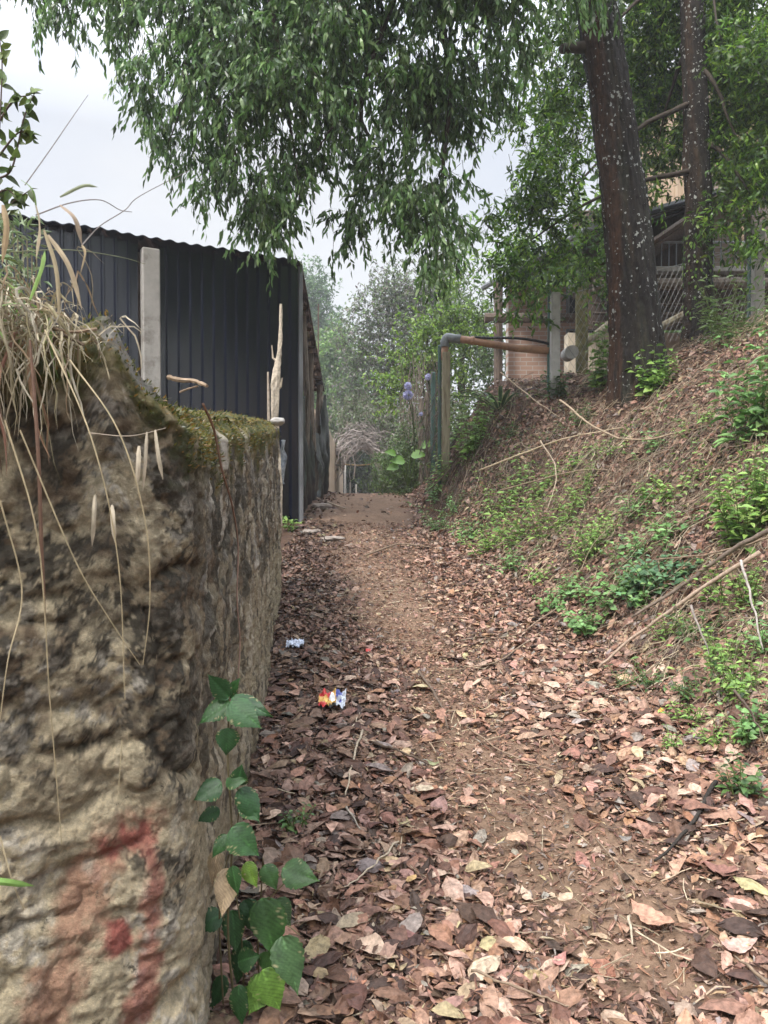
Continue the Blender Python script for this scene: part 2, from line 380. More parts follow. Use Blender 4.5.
# ================================================================== STONE WALL
def catmull(P, n):
    P = np.asarray(P, float); Q = np.vstack([2 * P[0] - P[1], P, 2 * P[-1] - P[-2]]); o = []
    for i in range(1, len(Q) - 2):
        t = np.linspace(0, 1, n, endpoint=False)[:, None]; a, b, c, d = Q[i - 1], Q[i], Q[i + 1], Q[i + 2]
        o.append(.5 * (2 * b + (c - a) * t + (2 * a - 5 * b + 4 * c - d) * t ** 2 + (3 * b - a - 3 * c + d) * t ** 3))
    return np.vstack(o + [P[-1:]])
def resample(P, step_fn):
    d = np.concatenate([[0], np.cumsum(np.linalg.norm(np.diff(P, axis=0), axis=1))]); s = [0.0]
    while s[-1] < d[-1]:
        p = [np.interp(s[-1], d, P[:, k]) for k in range(P.shape[1])]; s.append(s[-1] + step_fn(p))
    s[-1] = d[-1]; s = np.array(s); return np.stack([np.interp(s, d, P[:, k]) for k in range(P.shape[1])], -1), s
wp = catmull([(-4, .45), (-2.5, .75), (-1.6, 1.07), (-1.0, 1.33), (-.6, 1.54), (-.46, 1.63), (-.42, 1.76), (-.445, 1.98), (-.475, 2.3), (-.615, 4.0), (-.74, 5.2), (-.84, 6.3)], 40)
wp, su = resample(wp, lambda p: .05 if p[0] < -1.05 else (.0045 if p[1] < 2.2 else (.009 if p[1] < 3.6 else .018)))
tt = unit(np.gradient(wp, axis=0)); on = np.stack([tt[:, 1], -tt[:, 0]], -1)
wx, wy = wp[:, 0], wp[:, 1]
ztop = .165 + .082 * (wy - 1.7) + .016 * fbm(su * 5, 0 * su, 0, 3, 41)
leftup = np.clip((-.405 - wx) / .13, 0, 1) * (wy < 1.75)
ztop = ztop + leftup * (.15 + .05 * np.exp(-((wx + .54) / .045) ** 2)) + .02 * leftup * fbm(su * 14, 0 * su, 0, 3, 44)
zbot = height(wx + on[:, 0] * .12, wy + on[:, 1] * .12, False) - .30
nf, ntp, nb = 340, 34, 10
Wt = .36
G = []; info = []
def wall_disp(s, z, nearf, x):
    big = .018 * fbm(s * 2.3, z * 2.6, 3.1, 4, 50)
    rid = -.026 * (1 - np.abs(fbm(s * 3.1, z * 4.2, 8.2, 3, 57)) * 3.2).clip(0, 1) ** 3
    med = .0075 * fbm(s * 11, z * 12, 0, 6, 52, .75) - .011 * (1 - 5 * np.abs(fbm(s * 7, z * 9, 4, 3, 59))).clip(0, 1); fin = .009 * fbm(s * 42, z * 46, 0, 4, 53, .75)
    gro = .026 * fbm(s * 8, z * 3.0, 5, 5, 60, .65) + .014 * fbm(s * 26, z * 9, 1, 4, 61, .65) - .02 * (1 - 5 * np.abs(fbm(s * 5, z * 2.2, 4, 3, 63))).clip(0, 1)
    layer = .006 * np.abs(fbm(s * 5, z * 16 + 2 * s, 2, 3, 66))
    return nearf * (big + rid + med + layer) + (1 - nearf) * (.4 * big + gro + .5 * med) + fin
nearf = 1 - sstep(1.66, 1.95, wy)
vface = np.linspace(0, 1, nf)
Sg = su[:, None] + 0 * vface[None]; Zg = zbot[:, None] + (ztop - zbot)[:, None] * vface[None]
Dg = wall_disp(Sg, Zg, nearf[:, None], wx[:, None])
batter = .10 * (ztop[:, None] - Zg) * (1 - .7 * nearf[:, None])      # the far part leans back a little
edge = .05 * (1 - sstep(0, .07, ztop[:, None] - Zg))
off = Dg * .9 - edge - .0 * batter
Xg = wx[:, None] + on[:, 0:1] * off; Yg = wy[:, None] + on[:, 1:2] * off
face = np.stack([Xg, Yg, Zg], -1)
a = np.linspace(0, 1, ntp + 1)[1:]
toff = -.05 - (Wt - .05) * a
Zt = ztop[:, None] + .018 * np.sin(math.pi * a)[None] + .022 * fbm(su[:, None] * 9, toff[None] * 9, 0, 4, 71) * (1 - 0 * a)
topg = np.stack([wx[:, None] + on[:, 0:1] * toff, wy[:, None] + on[:, 1:2] * toff, Zt], -1)
bz = np.linspace(0, .8, nb + 1)[1:]
backg = np.stack([topg[:, -1:, 0] + 0 * bz, topg[:, -1:, 1] + 0 * bz, topg[:, -1:, 2] - bz[None]], -1)
G = np.concatenate([face, topg, backg], 1)
# round the far end: the last rings turn in and close
cen = np.array([wx[-1] - .5 * Wt, wy[-1]])
ends = []
for q in np.linspace(.12, 1, 9):
    r = G[-1].copy(); ang = q * math.pi / 2
    lat = (r[:, :2] - cen); k = math.cos(ang)
    r[:, 0] = cen[0] + lat[:, 0] * k; r[:, 1] = cen[1] + lat[:, 1] + .13 * math.sin(ang); r[:, 2] -= .04 * (1 - k)
    r[:, :2] += (.012 * fbm(r[:, 2] * 9, q * 4 + 0 * r[:, 2], 0, 3, 77))[:, None]; ends.append(r)
G = np.concatenate([G, np.array(ends)], 0)
# colour of the stone, lichen, moss and the paint mark
s2 = np.concatenate([su, su[-1] + .04 * np.arange(1, 10)])[:, None] + 0 * G[:, :, 0]; X, Y, Z = G[..., 0], G[..., 1], G[..., 2]
zt = np.concatenate([ztop, np.full(9, ztop[-1])])[:, None]; dep = zt - Z
nf2 = np.concatenate([nearf, np.zeros(9)])[:, None]
tan = np.array([.50, .42, .28]); pale = np.array([.64, .58, .48]); dk = np.array([.070, .060, .043]); brn = np.array([.16, .115, .072]); mos = np.array([.18, .155, .022]); mos2 = np.array([.07, .08, .02]); grey = np.array([.27, .25, .215])
def mixc(a, b, t): t = np.clip(t, 0, 1)[..., None]; return a * (1 - t) + b * t
n_a = fbm(s2 * 3, Z * 3.4, 1, 5, 80, .6); n_b = fbm(s2 * 9, Z * 9, 2, 5, 81, .65); n_c = fbm(s2 * 30, Z * 30, 3, 4, 82, .7); n_d = fbm(s2 * 5, Z * 5, 7, 4, 84)
c = mixc(tan + 0 * X[..., None], brn, sstep(-.15, .25, n_b))
low = sstep(.75, .98, dep + .10 * n_a)                      # smooth pale face at the bottom
c = mixc(c, tan * 1.18, low * .9)
c = mixc(c, pale, sstep(.02, .2, n_c + .3 * n_b) * .85 * sstep(-.25, .15, n_d))
c = c * (1 + .55 * fbm(s2 * 60, Z * 60, 3, 3, 88, .8))[..., None]
darkm = sstep(.04, .13, .8 * n_a + .9 * n_b + .95 * n_c - .04 + .18 * (1 - sstep(.0, .55, np.abs(dep - .62))) - .62 * low)
c = mixc(c, dk, darkm * (.93 - .5 * sstep(.15, .3, n_c)))
cf = mixc(mixc(brn * 1.25 + 0 * X[..., None], grey, sstep(0, .3, fbm(s2 * 9, Z * 3.6, 4, 5, 90, .7))), dk * 1.2, sstep(-.05, .2, fbm(s2 * 9, Z * 5, 6, 5, 91, .7)))
cf = mixc(cf, pale * .9, sstep(.2, .34, fbm(s2 * 22, Z * 9, 6, 4, 92)) * .8)
cf = mixc(cf, tan * .8, sstep(-.05, .2, n_b + .6 * n_c) * .55)
cf = mixc(cf, tan * .9, sstep(.6, 1.0, dep + .2 * n_a) * .6)
cf = mixc(cf, dk, sstep(.08, .2, fbm(s2 * 14, Z * 9, 9, 5, 97, .7)) * .8)
c = c * nf2[..., None] + cf * (1 - nf2[..., None])
mm = sstep(.0, .14, .20 - dep * (1.0 + .5 * nf2) + .22 * n_b + .10 * n_d)
mcol = mixc(mos + 0 * X[..., None], mos2, sstep(-.1, .2, n_b)); mcol = mixc(mcol, np.array([.17, .11, .02]), sstep(.05, .3, n_c) * .6)
c = mixc(c, mcol, mm * .92)
boul = np.exp(-((X + .53) / .05) ** 2) * sstep(.10, .02, dep) * nf2
c = mixc(c, grey * .9, sstep(.2, .6, boul))
def stroke(pts, wd):
    d = np.full(X.shape, 9.); 
    for (x0, z0), (x1, z1) in zip(pts[:-1], pts[1:]):
        ex, ez = x1 - x0, z1 - z0; t = np.clip(((X - x0) * ex + (Z - z0) * ez) / (ex * ex + ez * ez), 0, 1)
        d = np.minimum(d, np.hypot(X - x0 - t * ex, Z - z0 - t * ez))
    return d / wd + 1.5 * n_b + 1.1 * n_c + .5 * n_d
r1 = 1 - sstep(.3, 1.5, stroke([(-.70, -1.12), (-.64, -.93), (-.585, -.79), (-.545, -.72), (-.505, -.705)], .036))
r2 = 1 - sstep(.35, 1.4, stroke([(-.505, -.705), (-.48, -.79), (-.485, -.93), (-.515, -1.10)], .021))
r3 = 1 - sstep(.3, 1.6, stroke([(-.545, -.895), (-.54, -.93)], .015))
hot = 1 - sstep(.6, 1.2, stroke([(-.555, -.735), (-.505, -.71)], .022))
c = mixc(c, np.array([.44, .17, .11]), r1 * .6 * nf2); c = mixc(c, np.array([.42, .12, .095]), np.maximum(r2 * .7, np.maximum(hot * .8, r3 * .95)) * nf2)
mw = bpy.data.materials.new('rough_stone'); t, b = nodes(mw); K = t.links
tcn = N(t, 'ShaderNodeTexCoord'); at = N(t, 'ShaderNodeAttribute', attribute_name='Col')
n1 = N(t, 'ShaderNodeTexNoise', i_Scale=85, i_Detail=12, i_Roughness=.8); K.new(tcn.outputs['Object'], n1.inputs['Vector'])
v1 = N(t, 'ShaderNodeTexVoronoi', i_Scale=55); K.new(tcn.outputs['Object'], v1.inputs['Vector'])
n2 = N(t, 'ShaderNodeTexNoise', i_Scale=18, i_Detail=10, i_Roughness=.75); K.new(tcn.outputs['Object'], n2.inputs['Vector'])
r = N(t, 'ShaderNodeMapRange'); r.inputs[1].default_value = .3; r.inputs[2].default_value = .7; r.inputs[3].default_value = .72; r.inputs[4].default_value = 1.65; K.new(n1.outputs['Fac'], r.inputs[0])
sc_ = N(t, 'ShaderNodeVectorMath', operation='SCALE'); K.new(at.outputs['Color'], sc_.inputs[0]); K.new(r.outputs[0], sc_.inputs['Scale'])
r2_ = N(t, 'ShaderNodeMapRange'); r2_.inputs[1].default_value = .60; r2_.inputs[2].default_value = .68; K.new(n2.outputs['Fac'], r2_.inputs[0])
m1 = N(t, 'ShaderNodeMix', data_type='RGBA'); K.new(r2_.outputs[0], m1.inputs[0]); K.new(sc_.outputs[0], m1.inputs[6]); m1.inputs[7].default_value = (.085, .07, .05, 1)
r3_ = N(t, 'ShaderNodeMapRange'); r3_.inputs[1].default_value = .34; r3_.inputs[2].default_value = .28; K.new(n2.outputs['Fac'], r3_.inputs[0])
m2 = N(t, 'ShaderNodeMix', data_type='RGBA'); K.new(r3_.outputs[0], m2.inputs[0]); K.new(m1.outputs[2], m2.inputs[6]); m2.inputs[7].default_value = (.45, .40, .31, 1)
K.new(m2.outputs[2], b.inputs['Base Color']); b.inputs['Roughness'].default_value = .85; b.inputs['Specular IOR Level'].default_value = .35
ad = N(t, 'ShaderNodeMath', operation='ADD'); K.new(n1.outputs['Fac'], ad.inputs[0]); K.new(n2.outputs['Fac'], ad.inputs[1])
bp = N(t, 'ShaderNodeBump', i_Strength=1.0, i_Distance=.03); K.new(ad.outputs[0], bp.inputs['Height']); K.new(bp.outputs[0], b.inputs['Normal'])
mb = MB(); mb.grid(G, c.reshape(-1, 3))
wall = mb.build('stone_wall', mw, smooth=True); tag(wall, 'rough old stone wall with mossy top and faded red paint mark beside the path', 'wall')
# moss tufts on its top
sel = np.argwhere((mm > .6) & (dep < .22) & (X > -1.1)); sel = sel[rng.choice(len(sel), 9000)]
P = G[sel[:, 0], sel[:, 1]] + rng.normal(0, .004, (9000, 3)); onn = np.vstack([on, np.repeat(on[-1:], 9, 0)])[sel[:, 0]]
Nn = unit(np.concatenate([onn, np.ones((9000, 1)) * .6], 1) + rng.normal(0, .5, (9000, 3)))
mb = MB(); add_leaves(mb, LT_FLAT, P, Nn, rand_dirs(9000), rng.uniform(.006, .018, 9000), .004, palette([(.13, .13, .02), (.08, .09, .018), (.22, .13, .03), (.05, .06, .02)], 9000))
tag(mb.build('moss', M['leaf'], wall), 'green and ochre moss along the wall top', None, None, 'stuff')

# ================================================================== CORRUGATED SHED
def corrugated(p0, p1, z0f, z1f, pitch=.15, depth=.028, nz=2, out=(0, -1)):
    """sheet between two plan points; ribs run upward"""
    p0 = np.array(p0, float); p1 = np.array(p1, float); Ln = np.linalg.norm(p1 - p0); t = (p1 - p0) / Ln; n = np.array([t[1], -t[0]])
    if n @ np.array(out) < 0: n = -n
    s = []; d = []
    k = 0
    while k * pitch < Ln:
        for ds, dd in ((0, 0), (.58, 0), (.66, .7), (.70, 1), (.82, 1), (.86, .8), (.885, 0)):
            q = (k + ds) * pitch
            if q <= Ln: s.append(q); d.append(dd * depth)
        k += 1
    s.append(Ln); d.append(0); s = np.array(s); d = np.array(d)
    B = p0[None] + t[None] * s[:, None] + n[None] * d[:, None]; f = s / Ln
    Z = [z0f(f) * (1 - v) + z1f(f) * v for v in np.linspace(0, 1, nz)]
    g = np.stack([np.concatenate([B, zz[:, None]], 1) for zz in Z], 1)
    return g, n
SA = np.array([-1.10, 10.05]); SB = np.array([-4.75, 7.95])
shed = empty('corrugated_shed', (-1.10, 10.05, float(height(-1.1, 10.05))), 'dark corrugated metal shed with open side, behind the stone wall', 'shed')
lerpP = lambda f: SA + (SB - SA) * f
def panel(f0, f1, top):
    a_, b_ = lerpP(f0), lerpP(f1)
    g, n = corrugated(a_, b_, lambda f: -.55 + 0 * f, lambda f: top + 0 * f, pitch=.142, depth=.05, out=(.5, -.86))
    m_ = MB(); m_.grid(g); g2 = g.copy(); g2[..., :2] -= n * .004; m_.grid(g2)
    return m_.build('metal_panel', M['metalsheet'], shed)
panel(0.0, .418, 2.86); panel(.475, 1.0, 2.86)
gm = MB(); c2 = lerpP(.446)
nS = np.array([.5, -.86])
rotS = np.array([[SB[0] - SA[0], 0, 0], [SB[1] - SA[1], 0, 0], [0, 0, 1.]]); tS = unit(SB - SA); rotS = np.array([[tS[0], -nS[0], 0], [tS[1], -nS[1], 0], [0, 0, 1]])
gm.box((c2[0] - nS[0] * .05, c2[1] - nS[1] * .05, 1.1), (.26, .03, 3.3), rotS); gm.build('dark_board', M['darkwood'], shed)
pm = MB(); c3 = lerpP(.446) + nS * .075; pm.box((c3[0], c3[1], 1.12), (.20, .13, 3.3), rotS, bev=.012); pm.build('concrete_post', M['concrete'], shed)
# galvanised corner and edge trims
tm = MB(); tm.box((SA[0] + .03, SA[1] + .01, 1.17), (.05, .05, 3.42), rotS, bev=.006); tm.build('corner_trim', M['galv'], shed)
# roof: corrugation running back, falling away from the front
dv = np.array([-.14, 5.6, -.92]); nr = 150
f = np.linspace(-.012, 1.03, nr * 6); wv = .011 * np.sin(f * 27 * 2 * math.pi)
fr = np.stack([SA[0] + (SB - SA)[0] * f, SA[1] + (SB - SA)[1] * f - .10, 2.895 + wv + .018 * fbm(f * 9, 0 * f, 0, 2, 5)], -1)
fr += np.array([.02, -.05, 0])
rg = np.stack([fr + dv * v for v in np.linspace(0, 1, 8)], 1)
rm = MB(); rm.grid(rg); r2g = rg.copy(); r2g[..., 2] -= .012; rm.grid(r2g)
rm.grid(np.stack([rg[:, 0], r2g[:, 0]], 1)); rm.grid(np.stack([rg[0], r2g[0]], 1)); rm.build('roof', M['metalsheet'], shed)
for k in range(7):     # purlins seen under the eave
    v = (k + .5) / 7; p = SA + dv[:2] * v; q = MB(); z = 2.80 + dv[2] * v
    q.tube([(p[0] + .02, p[1], z), (p[0] - 2.2, p[1] - 1.27, z)], .03, 5); q.build('purlin', M['darkwood'], shed)
for yy, rr in ((11.6, .045), (13.2, .05), (15.0, .055), (15.7, .05)):
    v = (yy - 10.05) / 5.6; px_ = SA[0] + dv[0] * v - .03; q = MB(); zt_ = 2.82 + dv[2] * v; zb_ = float(height(px_, yy)) - .1
    q.tube([(px_ + .03 * math.sin(h_ * 5 + yy), yy, zb_ + (zt_ - zb_) * h_) for h_ in np.linspace(0, 1, 9)], rr, 8, jitter=.12); q.build('wooden_post', M['wood'], shed)
def tarp(x0, y0, x1, y1, zb, ztf, name='plastic_sheet', bul=.10, seed=3, mt='plastic'):
    n_, m_ = 40, 26; U, V_ = np.meshgrid(np.linspace(0, 1, n_), np.linspace(0, 1, m_), indexing='ij')
    zt_ = ztf(U); Z_ = zb + (zt_ - zb) * V_
    b_ = bul * (fbm(U * 5, V_ * 2.2, 0, 4, seed) + .4 * np.sin(U * 23 + V_ * 2) * (1 - V_)) + bul * .8 * (1 - V_) ** 2 * V_ * 4
    g_ = np.stack([x0 + (x1 - x0) * U + b_, y0 + (y1 - y0) * U, Z_ + .03 * fbm(U * 6, 0 * U, 0, 2, seed + 1) * V_], -1)
    q = MB(); q.grid(g_); return q.build(name, M[mt], shed, smooth=True)
tarp(-1.14, 10.35, -1.22, 13.2, float(height(-1.2, 11.5)) - .05, lambda u: 1.0 + .35 * np.sin(u * 5), seed=3)
tarp(-1.16, 13.1, -1.20, 15.9, float(height(-1.2, 14.5)) - .05, lambda u: 1.0 + .85 * sstep(.45, .75, u), seed=9, bul=.14)
q = MB(); q.tube([(-1.12, 10.3, .9), (-1.25, 12.8, 1.35), (-1.26, 15.6, .9)], .02, 6); q.build('side_rail', M['wood'], shed)

# tan wall beyond the shed
q = MB(); n_ = 120; fy = np.linspace(0, 1, n_); xl = -1.33 - .42 * fy; yl = 16.4 + 17 * fy; tz = 1.68 - .42 * fy - .22 * fy ** 2 + .03 * fbm(fy * 14, 0 * fy, 0, 3, 8) + .05 * np.round(fbm(fy * 9, 0 * fy, 1, 1, 3))
vz = np.linspace(0, 1, 20); zb_ = height(xl, yl) - .2
gg = np.stack([xl[:, None] + .02 * fbm(fy[:, None] * 60, vz[None] * 2, 0, 3, 4) + 0 * vz, yl[:, None] + 0 * vz, zb_[:, None] + (tz - zb_)[:, None] * vz], -1)
g3 = gg.copy(); g3[..., 0] -= .12; q.grid(gg); q.grid(g3); q.grid(np.stack([gg[:, -1], g3[:, -1]], 1)); q.grid(np.stack([gg[0], g3[0]], 1))
tag(q.build('rendered_wall', M['adobe'], smooth=False), 'low tan stained wall running along the path beyond the dark shed', 'wall')
M['white'] = mat('pale_post', base=(.55, .53, .5), var=.15, vscale=8)
q = MB(); q.box((-1.68, 33.6, .45), (.09, .09, 1.7), bev=.01); tag(q.build('white_post', M['white']), 'slim white post at the far end of the tan wall', 'post')
for k, (px, h_) in enumerate(((350, .55), (356, .5), (345.5, .35))):
    p = W(px, 491, 30 + k); q = MB(); z0 = float(height(p[0], p[1])); q.tube([(p[0], p[1], z0 - .1), (p[0] + .01, p[1], z0 + h_)], .035, 6)
    tag(q.build('marker_stake', M['white']), ['pale stake standing across the far end of the path, the middle one', 'pale stake at the far end of the path, the right one', 'short pale stake at the far end of the path, the left one'][k], 'stake', 'stakes at the far end of the path')
M['yellow'] = mat('yellow_pole', base=(.42, .30, .16), var=.2)
q = MB(); q.tube([W(342, 464, 27), W(358, 465.5, 27), W(374, 464, 27)], .03, 6); tag(q.build('crossbar_pole', M['yellow']), 'thin tan pole laid across the tunnel mouth at the path end', 'pole')
q = MB(); q.tube([W(317, 500, 17), W(318, 380, 17), W(318.5, 304, 17)], .018, 6); tag(q.build('metal_rod', M['darkwood']), 'thin dark upright rod rising behind the shed roof', 'rod')

# ================================================================== HOUSE ON THE BANK
house = empty('house', (4.5, 14.5, 1.2), 'brick and cream house with dark porch, half hidden behind the two trunks', 'house')
def brickmat(name, a, bcol, mort, sx=.26, sz=.09):
    m = bpy.data.materials.new(name); t, b = nodes(m); K = t.links; tc = N(t, 'ShaderNodeTexCoord'); mp = N(t, 'ShaderNodeMapping'); mp.inputs['Rotation'].default_value = (R(90), 0, 0)
    K.new(tc.outputs['Object'], mp.inputs[0]); br = N(t, 'ShaderNodeTexBrick'); K.new(mp.outputs[0], br.inputs['Vector'])
    br.inputs['Color1'].default_value = (*a, 1); br.inputs['Color2'].default_value = (*bcol, 1); br.inputs['Mortar'].default_value = (*mort, 1)
    br.inputs['Scale'].default_value = 1; br.inputs['Brick Width'].default_value = sx; br.inputs['Row Height'].default_value = sz; br.inputs['Mortar Size'].default_value = .008
    K.new(br.outputs[0], b.inputs['Base Color']); b.inputs['Roughness'].default_value = .9
    bp = N(t, 'ShaderNodeBump', i_Strength=.5, i_Distance=.01); K.new(br.outputs['Fac'], bp.inputs['Height']); bp.invert = True; K.new(bp.outputs[0], b.inputs['Normal']); return m
M['brick'] = brickmat('buff_brick', (.34, .26, .21), (.28, .21, .17), (.36, .33, .30))
M['pink'] = brickmat('pink_brick', (.46, .30, .23), (.40, .25, .19), (.5, .45, .4))
M['cream'] = mat('cream_render', base=(.62, .54, .42), var=.12, vscale=3, dark=(.42, .36, .27))
M['boards'] = mat('peach_boards', base=(.55, .42, .30), var=.2, vscale=4, stretch=(8, 8, .4))
M['roofgrey'] = mat('grey_roof_sheet', base=(.20, .21, .22), var=.2, vscale=5, rough=.6)
M['glass'] = mat('dark_pane', base=(.03, .035, .045), var=.1, bump=0, rough=.1, spec=.6)
def hb(name, c_, s_, m_, rot=None, bev=.01, par=None): q = MB(); q.box(c_, s_, rot, bev=bev); return q.build(name, M[m_], par or house)
hb('lower_wall', (6.6, 15.1, 1.9), (6.2, .3, 2.2), 'cream')
hb('balcony_slab', (6.7, 14.3, 3.83), (6.4, 1.4, .09), 'concrete')
hb('fascia_board', (6.7, 13.72, 3.28), (6.4, .05, .96), 'darkwood')
for k in range(26): q = MB(); x_ = 3.75 + k * .24; q.tube([(x_, 13.62, 2.82 + .1 * math.sin(k * 7)), (x_ + .03, 13.62, 3.72)], .022, 5); q.build('fascia_batten', M['darkwood'], house)
q = MB(); q.tube([(3.6, 13.5, 3.52), (6, 13.52, 3.56), (9.5, 13.5, 3.5)], .10, 10); q.build('log_beam', M['wood'], house)
for k in range(3): q = MB(); q.tube([(3.6, 13.55, 3.05 + .16 * k - .16), (9.6, 13.55, 3.0 + .16 * k - .16)], .03, 6); q.build('floor_joist', M['darkwood'], house)
for k in range(16): q = MB(); x_ = 4.2 + k * .13; q.tube([(x_, 13.75, 3.87), (x_, 13.75, 4.32)], .012, 5); q.build('baluster', M['galv'], house)
q = MB(); q.tube([(4.1, 13.75, 4.33), (6.3, 13.75, 4.33)], .022, 6); q.build('handrail', M['galv'], house)
hb('brick_wall', (6.15, 14.75, 4.95), (.95, .3, 2.1), 'brick'); hb('brick_wall', (7.75, 14.35, 4.95), (2.25, .3, 2.1), 'brick')
hb('upper_wall', (7.2, 15.6, 6.0), (4.3, .2, 3.6), 'boards')
for k in range(27): q = MB(); q.box((5.12 + k * .155, 15.48, 6.4), (.05, .03, 2.8)); q.build('board_batten', M['boards'], house)
e0 = W(632, 258, 13.4); e1 = W(775, 160, 13.4); up = np.array([0, 2.15, -.05])
q = MB(); q.add([e0, e1, e1 + up, e0 + up, e0 + (0, 0, .05), e1 + (0, 0, .05), e1 + up + (0, 0, .05), e0 + up + (0, 0, .05)], [np.array([(0, 1, 2, 3), (7, 6, 5, 4), (0, 4, 5, 1), (1, 5, 6, 2), (2, 6, 7, 3), (3, 7, 4, 0)])]); pr = q.build('porch_roof', M['metalsheet'], house)
for k in range(7):
    a_ = e0 + up * (k / 6.) - (0, 0, .05); b_ = e1 + up * (k / 6.) - (0, 0, .05); q = MB(); q.tube([a_, b_], .035, 4); q.build('rafter', M['darkwood'], pr)
q = MB(); q.tube([e0 + (0, -.03, .03), e1 + (0, -.03, .03)], .05, 4); q.build('rake_board', M['darkwood'], pr)
hb('porch_back_wall', (4.9, 15.4, 4.6), (2.4, .1, 1.7), 'darkwood')
# left wing
hb('side_wing_wall', (3.95, 16.6, 2.6), (2.7, .3, 3.4), 'pink'); hb('side_wing_wall', (3.95, 16.45, 3.62), (2.72, .06, .10), 'white')
wf = hb('window', (4.12, 16.42, 3.95), (.62, .08, .82), 'roofgrey'); hb('pane', (4.12, 16.37, 3.95), (.5, .03, .70), 'glass', par=wf)
wf = hb('window', (4.12, 16.42, 3.12), (.62, .08, .5), 'roofgrey'); hb('pane', (4.12, 16.37, 3.12), (.5, .03, .4), 'glass', par=wf)
q = MB(); q.tube([(2.33, 16.0, 1.0), (2.33, 16.0, 4.2)], .09, 8); q.build('porch_column', M['darkwood'], house)
E1 = np.array([2.15, 16.6, 4.28]); E2 = np.array([3.55, 13.2, 4.42]); U_ = np.array([3.0, 1.2, 1.15]); th = np.array([0, 0, .06])
q = MB(); q.add([E1, E2, E2 + U_, E1 + U_, E1 + th, E2 + th, E2 + U_ + th, E1 + U_ + th], [np.array([(0, 1, 2, 3), (7, 6, 5, 4), (0, 4, 5, 1), (1, 5, 6, 2), (2, 6, 7, 3), (3, 7, 4, 0)])]); wr = q.build('wing_roof', M['roofgrey'], house)
for k in range(6): q = MB(); a_ = E1 + (E2 - E1) * (k + .5) / 6 - (0, 0, .04); q.tube([a_, a_ + U_], .03, 4); q.build('rafter', M['darkwood'], wr)
q = MB(); q.tube([E1 + (-.05, 0, 0), E2 + (-.05, 0, 0)], .06, 8); q.build('gutter', M['roofgrey'], wr)
q = MB(); q.tube([(2.0, 15.6, 3.42), (4.2, 15.6, 3.42)], .10, 8); q.build('terrace_rail', M['darkwood'], house)

# ================================================================== FENCE, PIPE, POSTS
M['pvc'] = mat('orange_brown_pipe', base=(.40, .225, .14), var=.25, vscale=10, rough=.6, dark=(.25, .14, .09))
M['pvcgrey'] = mat('grey_elbow', base=(.20, .215, .22), var=.2, rough=.5)
M['teal'] = mat('green_metal_post', base=(.09, .16, .14), var=.3, rough=.6, stretch=(1, 1, .3), dark=(.16, .15, .13))
M['mossy'] = mat('mossy_post', base=(.17, .15, .07), var=.4, vscale=14, bump=.6, dark=(.08, .09, .03))
M['plank'] = mat('pale_old_plank', base=(.33, .29, .20), var=.25, vscale=8, stretch=(5, 5, .5), bump=.5, dark=(.17, .13, .08))
def post(name, px, py0, py1, D, r_, m_, label, cat='post', k=4, group=None, lean=0, par=None):
    a_ = W(px, py0, D); b_ = W(px + lean, py1, D); a_[2] = min(a_[2], float(height(a_[0], a_[1]))) - .15; q = MB()
    if k == 4: q.box((a_ + b_) / 2, (r_ * 2, r_ * 2, b_[2] - a_[2]), bev=.012)
    else: q.tube([a_ + (b_ - a_) * t_ for t_ in np.linspace(0, 1, 7)], r_, k, jitter=.06)
    o = q.build(name, M[m_], par, smooth=False)
    if par is None: tag(o, label, cat, group)
    return o
post('fence_post', 446, 462, 352, 10.2, .052, 'plank', 'weathered plank post carrying the bent orange pipe')
post('fence_post', 439.5, 460, 345, 10.3, .022, 'teal', 'thin green metal post beside the plank post under the pipe elbow')
post('concrete_post', 555, 378, 293, 9.6, .055, 'concrete', 'pale concrete fence post on the bank where the orange pipe ends')
post('fence_post', 549, 375, 290, 9.75, .02, 'teal', 'thin green metal strip post just left of the concrete post')
post('wooden_post', 582, 352, 288, 10.5, .085, 'mossy', 'mossy round wooden post between the concrete post and large trunk', k=9)
post('concrete_post', 758, 310, 228, 11.2, .07, 'concrete', 'concrete fence post at right, beyond the smaller trunk')
post('fence_post', 751, 305, 226, 11.3, .04, 'teal', 'dark green post standing against the right concrete post')
for k, (px, t_, D) in enumerate(((433, 372, 11.6), (427, 392, 13), (421, 398, 14.3), (415, 405, 15.6), (410, 410, 17.2))):
    post('fence_post', px, 470, t_, D, [.035, .025, .03, .022, .03][k], ['teal', 'wood', 'wood', 'wood', 'wood'][k], ['teal metal post of the overgrown fence, just left of the plank post', 'thin grey stick post second along the overgrown fence', 'grey stick post third along the overgrown fence', 'thin grey post fourth along the overgrown fence', 'last grey post along the overgrown fence'][k], group='posts of the overgrown fence')
q = MB(); el = W(445, 337, 10.2); en = W(549, 351, 9.75); st_ = el + (en - el) * .13
pr_ = empty('drain_pipe', W(445, 352, 10.2), 'bent orange brown plastic pipe with grey elbow, from plank post to concrete post', 'pipe')
q.tube([st_, el + (en - el) * .35 + (0, 0, -.004), el + (en - el) * .7 + (0, 0, -.02), en], .047, 14); q.build('pipe_run', M['pvc'], pr_, smooth=True)
q = MB(); vb = el + np.array([-.005, 0, -.30]); q.tube([el + (0, 0, -.10), vb], .046, 14); q.build('pipe_drop', M['pvc'], pr_, smooth=True)
q = MB(); ep = catmull([el + (0, 0, -.13), el + (.0, 0, -.06), el + (.035, 0, -.008), st_ + (-.03, 0, 0), st_ + (.03, 0, -.003)], 6); q.tube(ep, .058, 14); q.build('elbow', M['pvcgrey'], pr_, smooth=True)
q = MB(); q.tube([el + (en - el) * .26, el + (en - el) * .29], .055, 14); q.build('collar', M['pvc'], pr_)
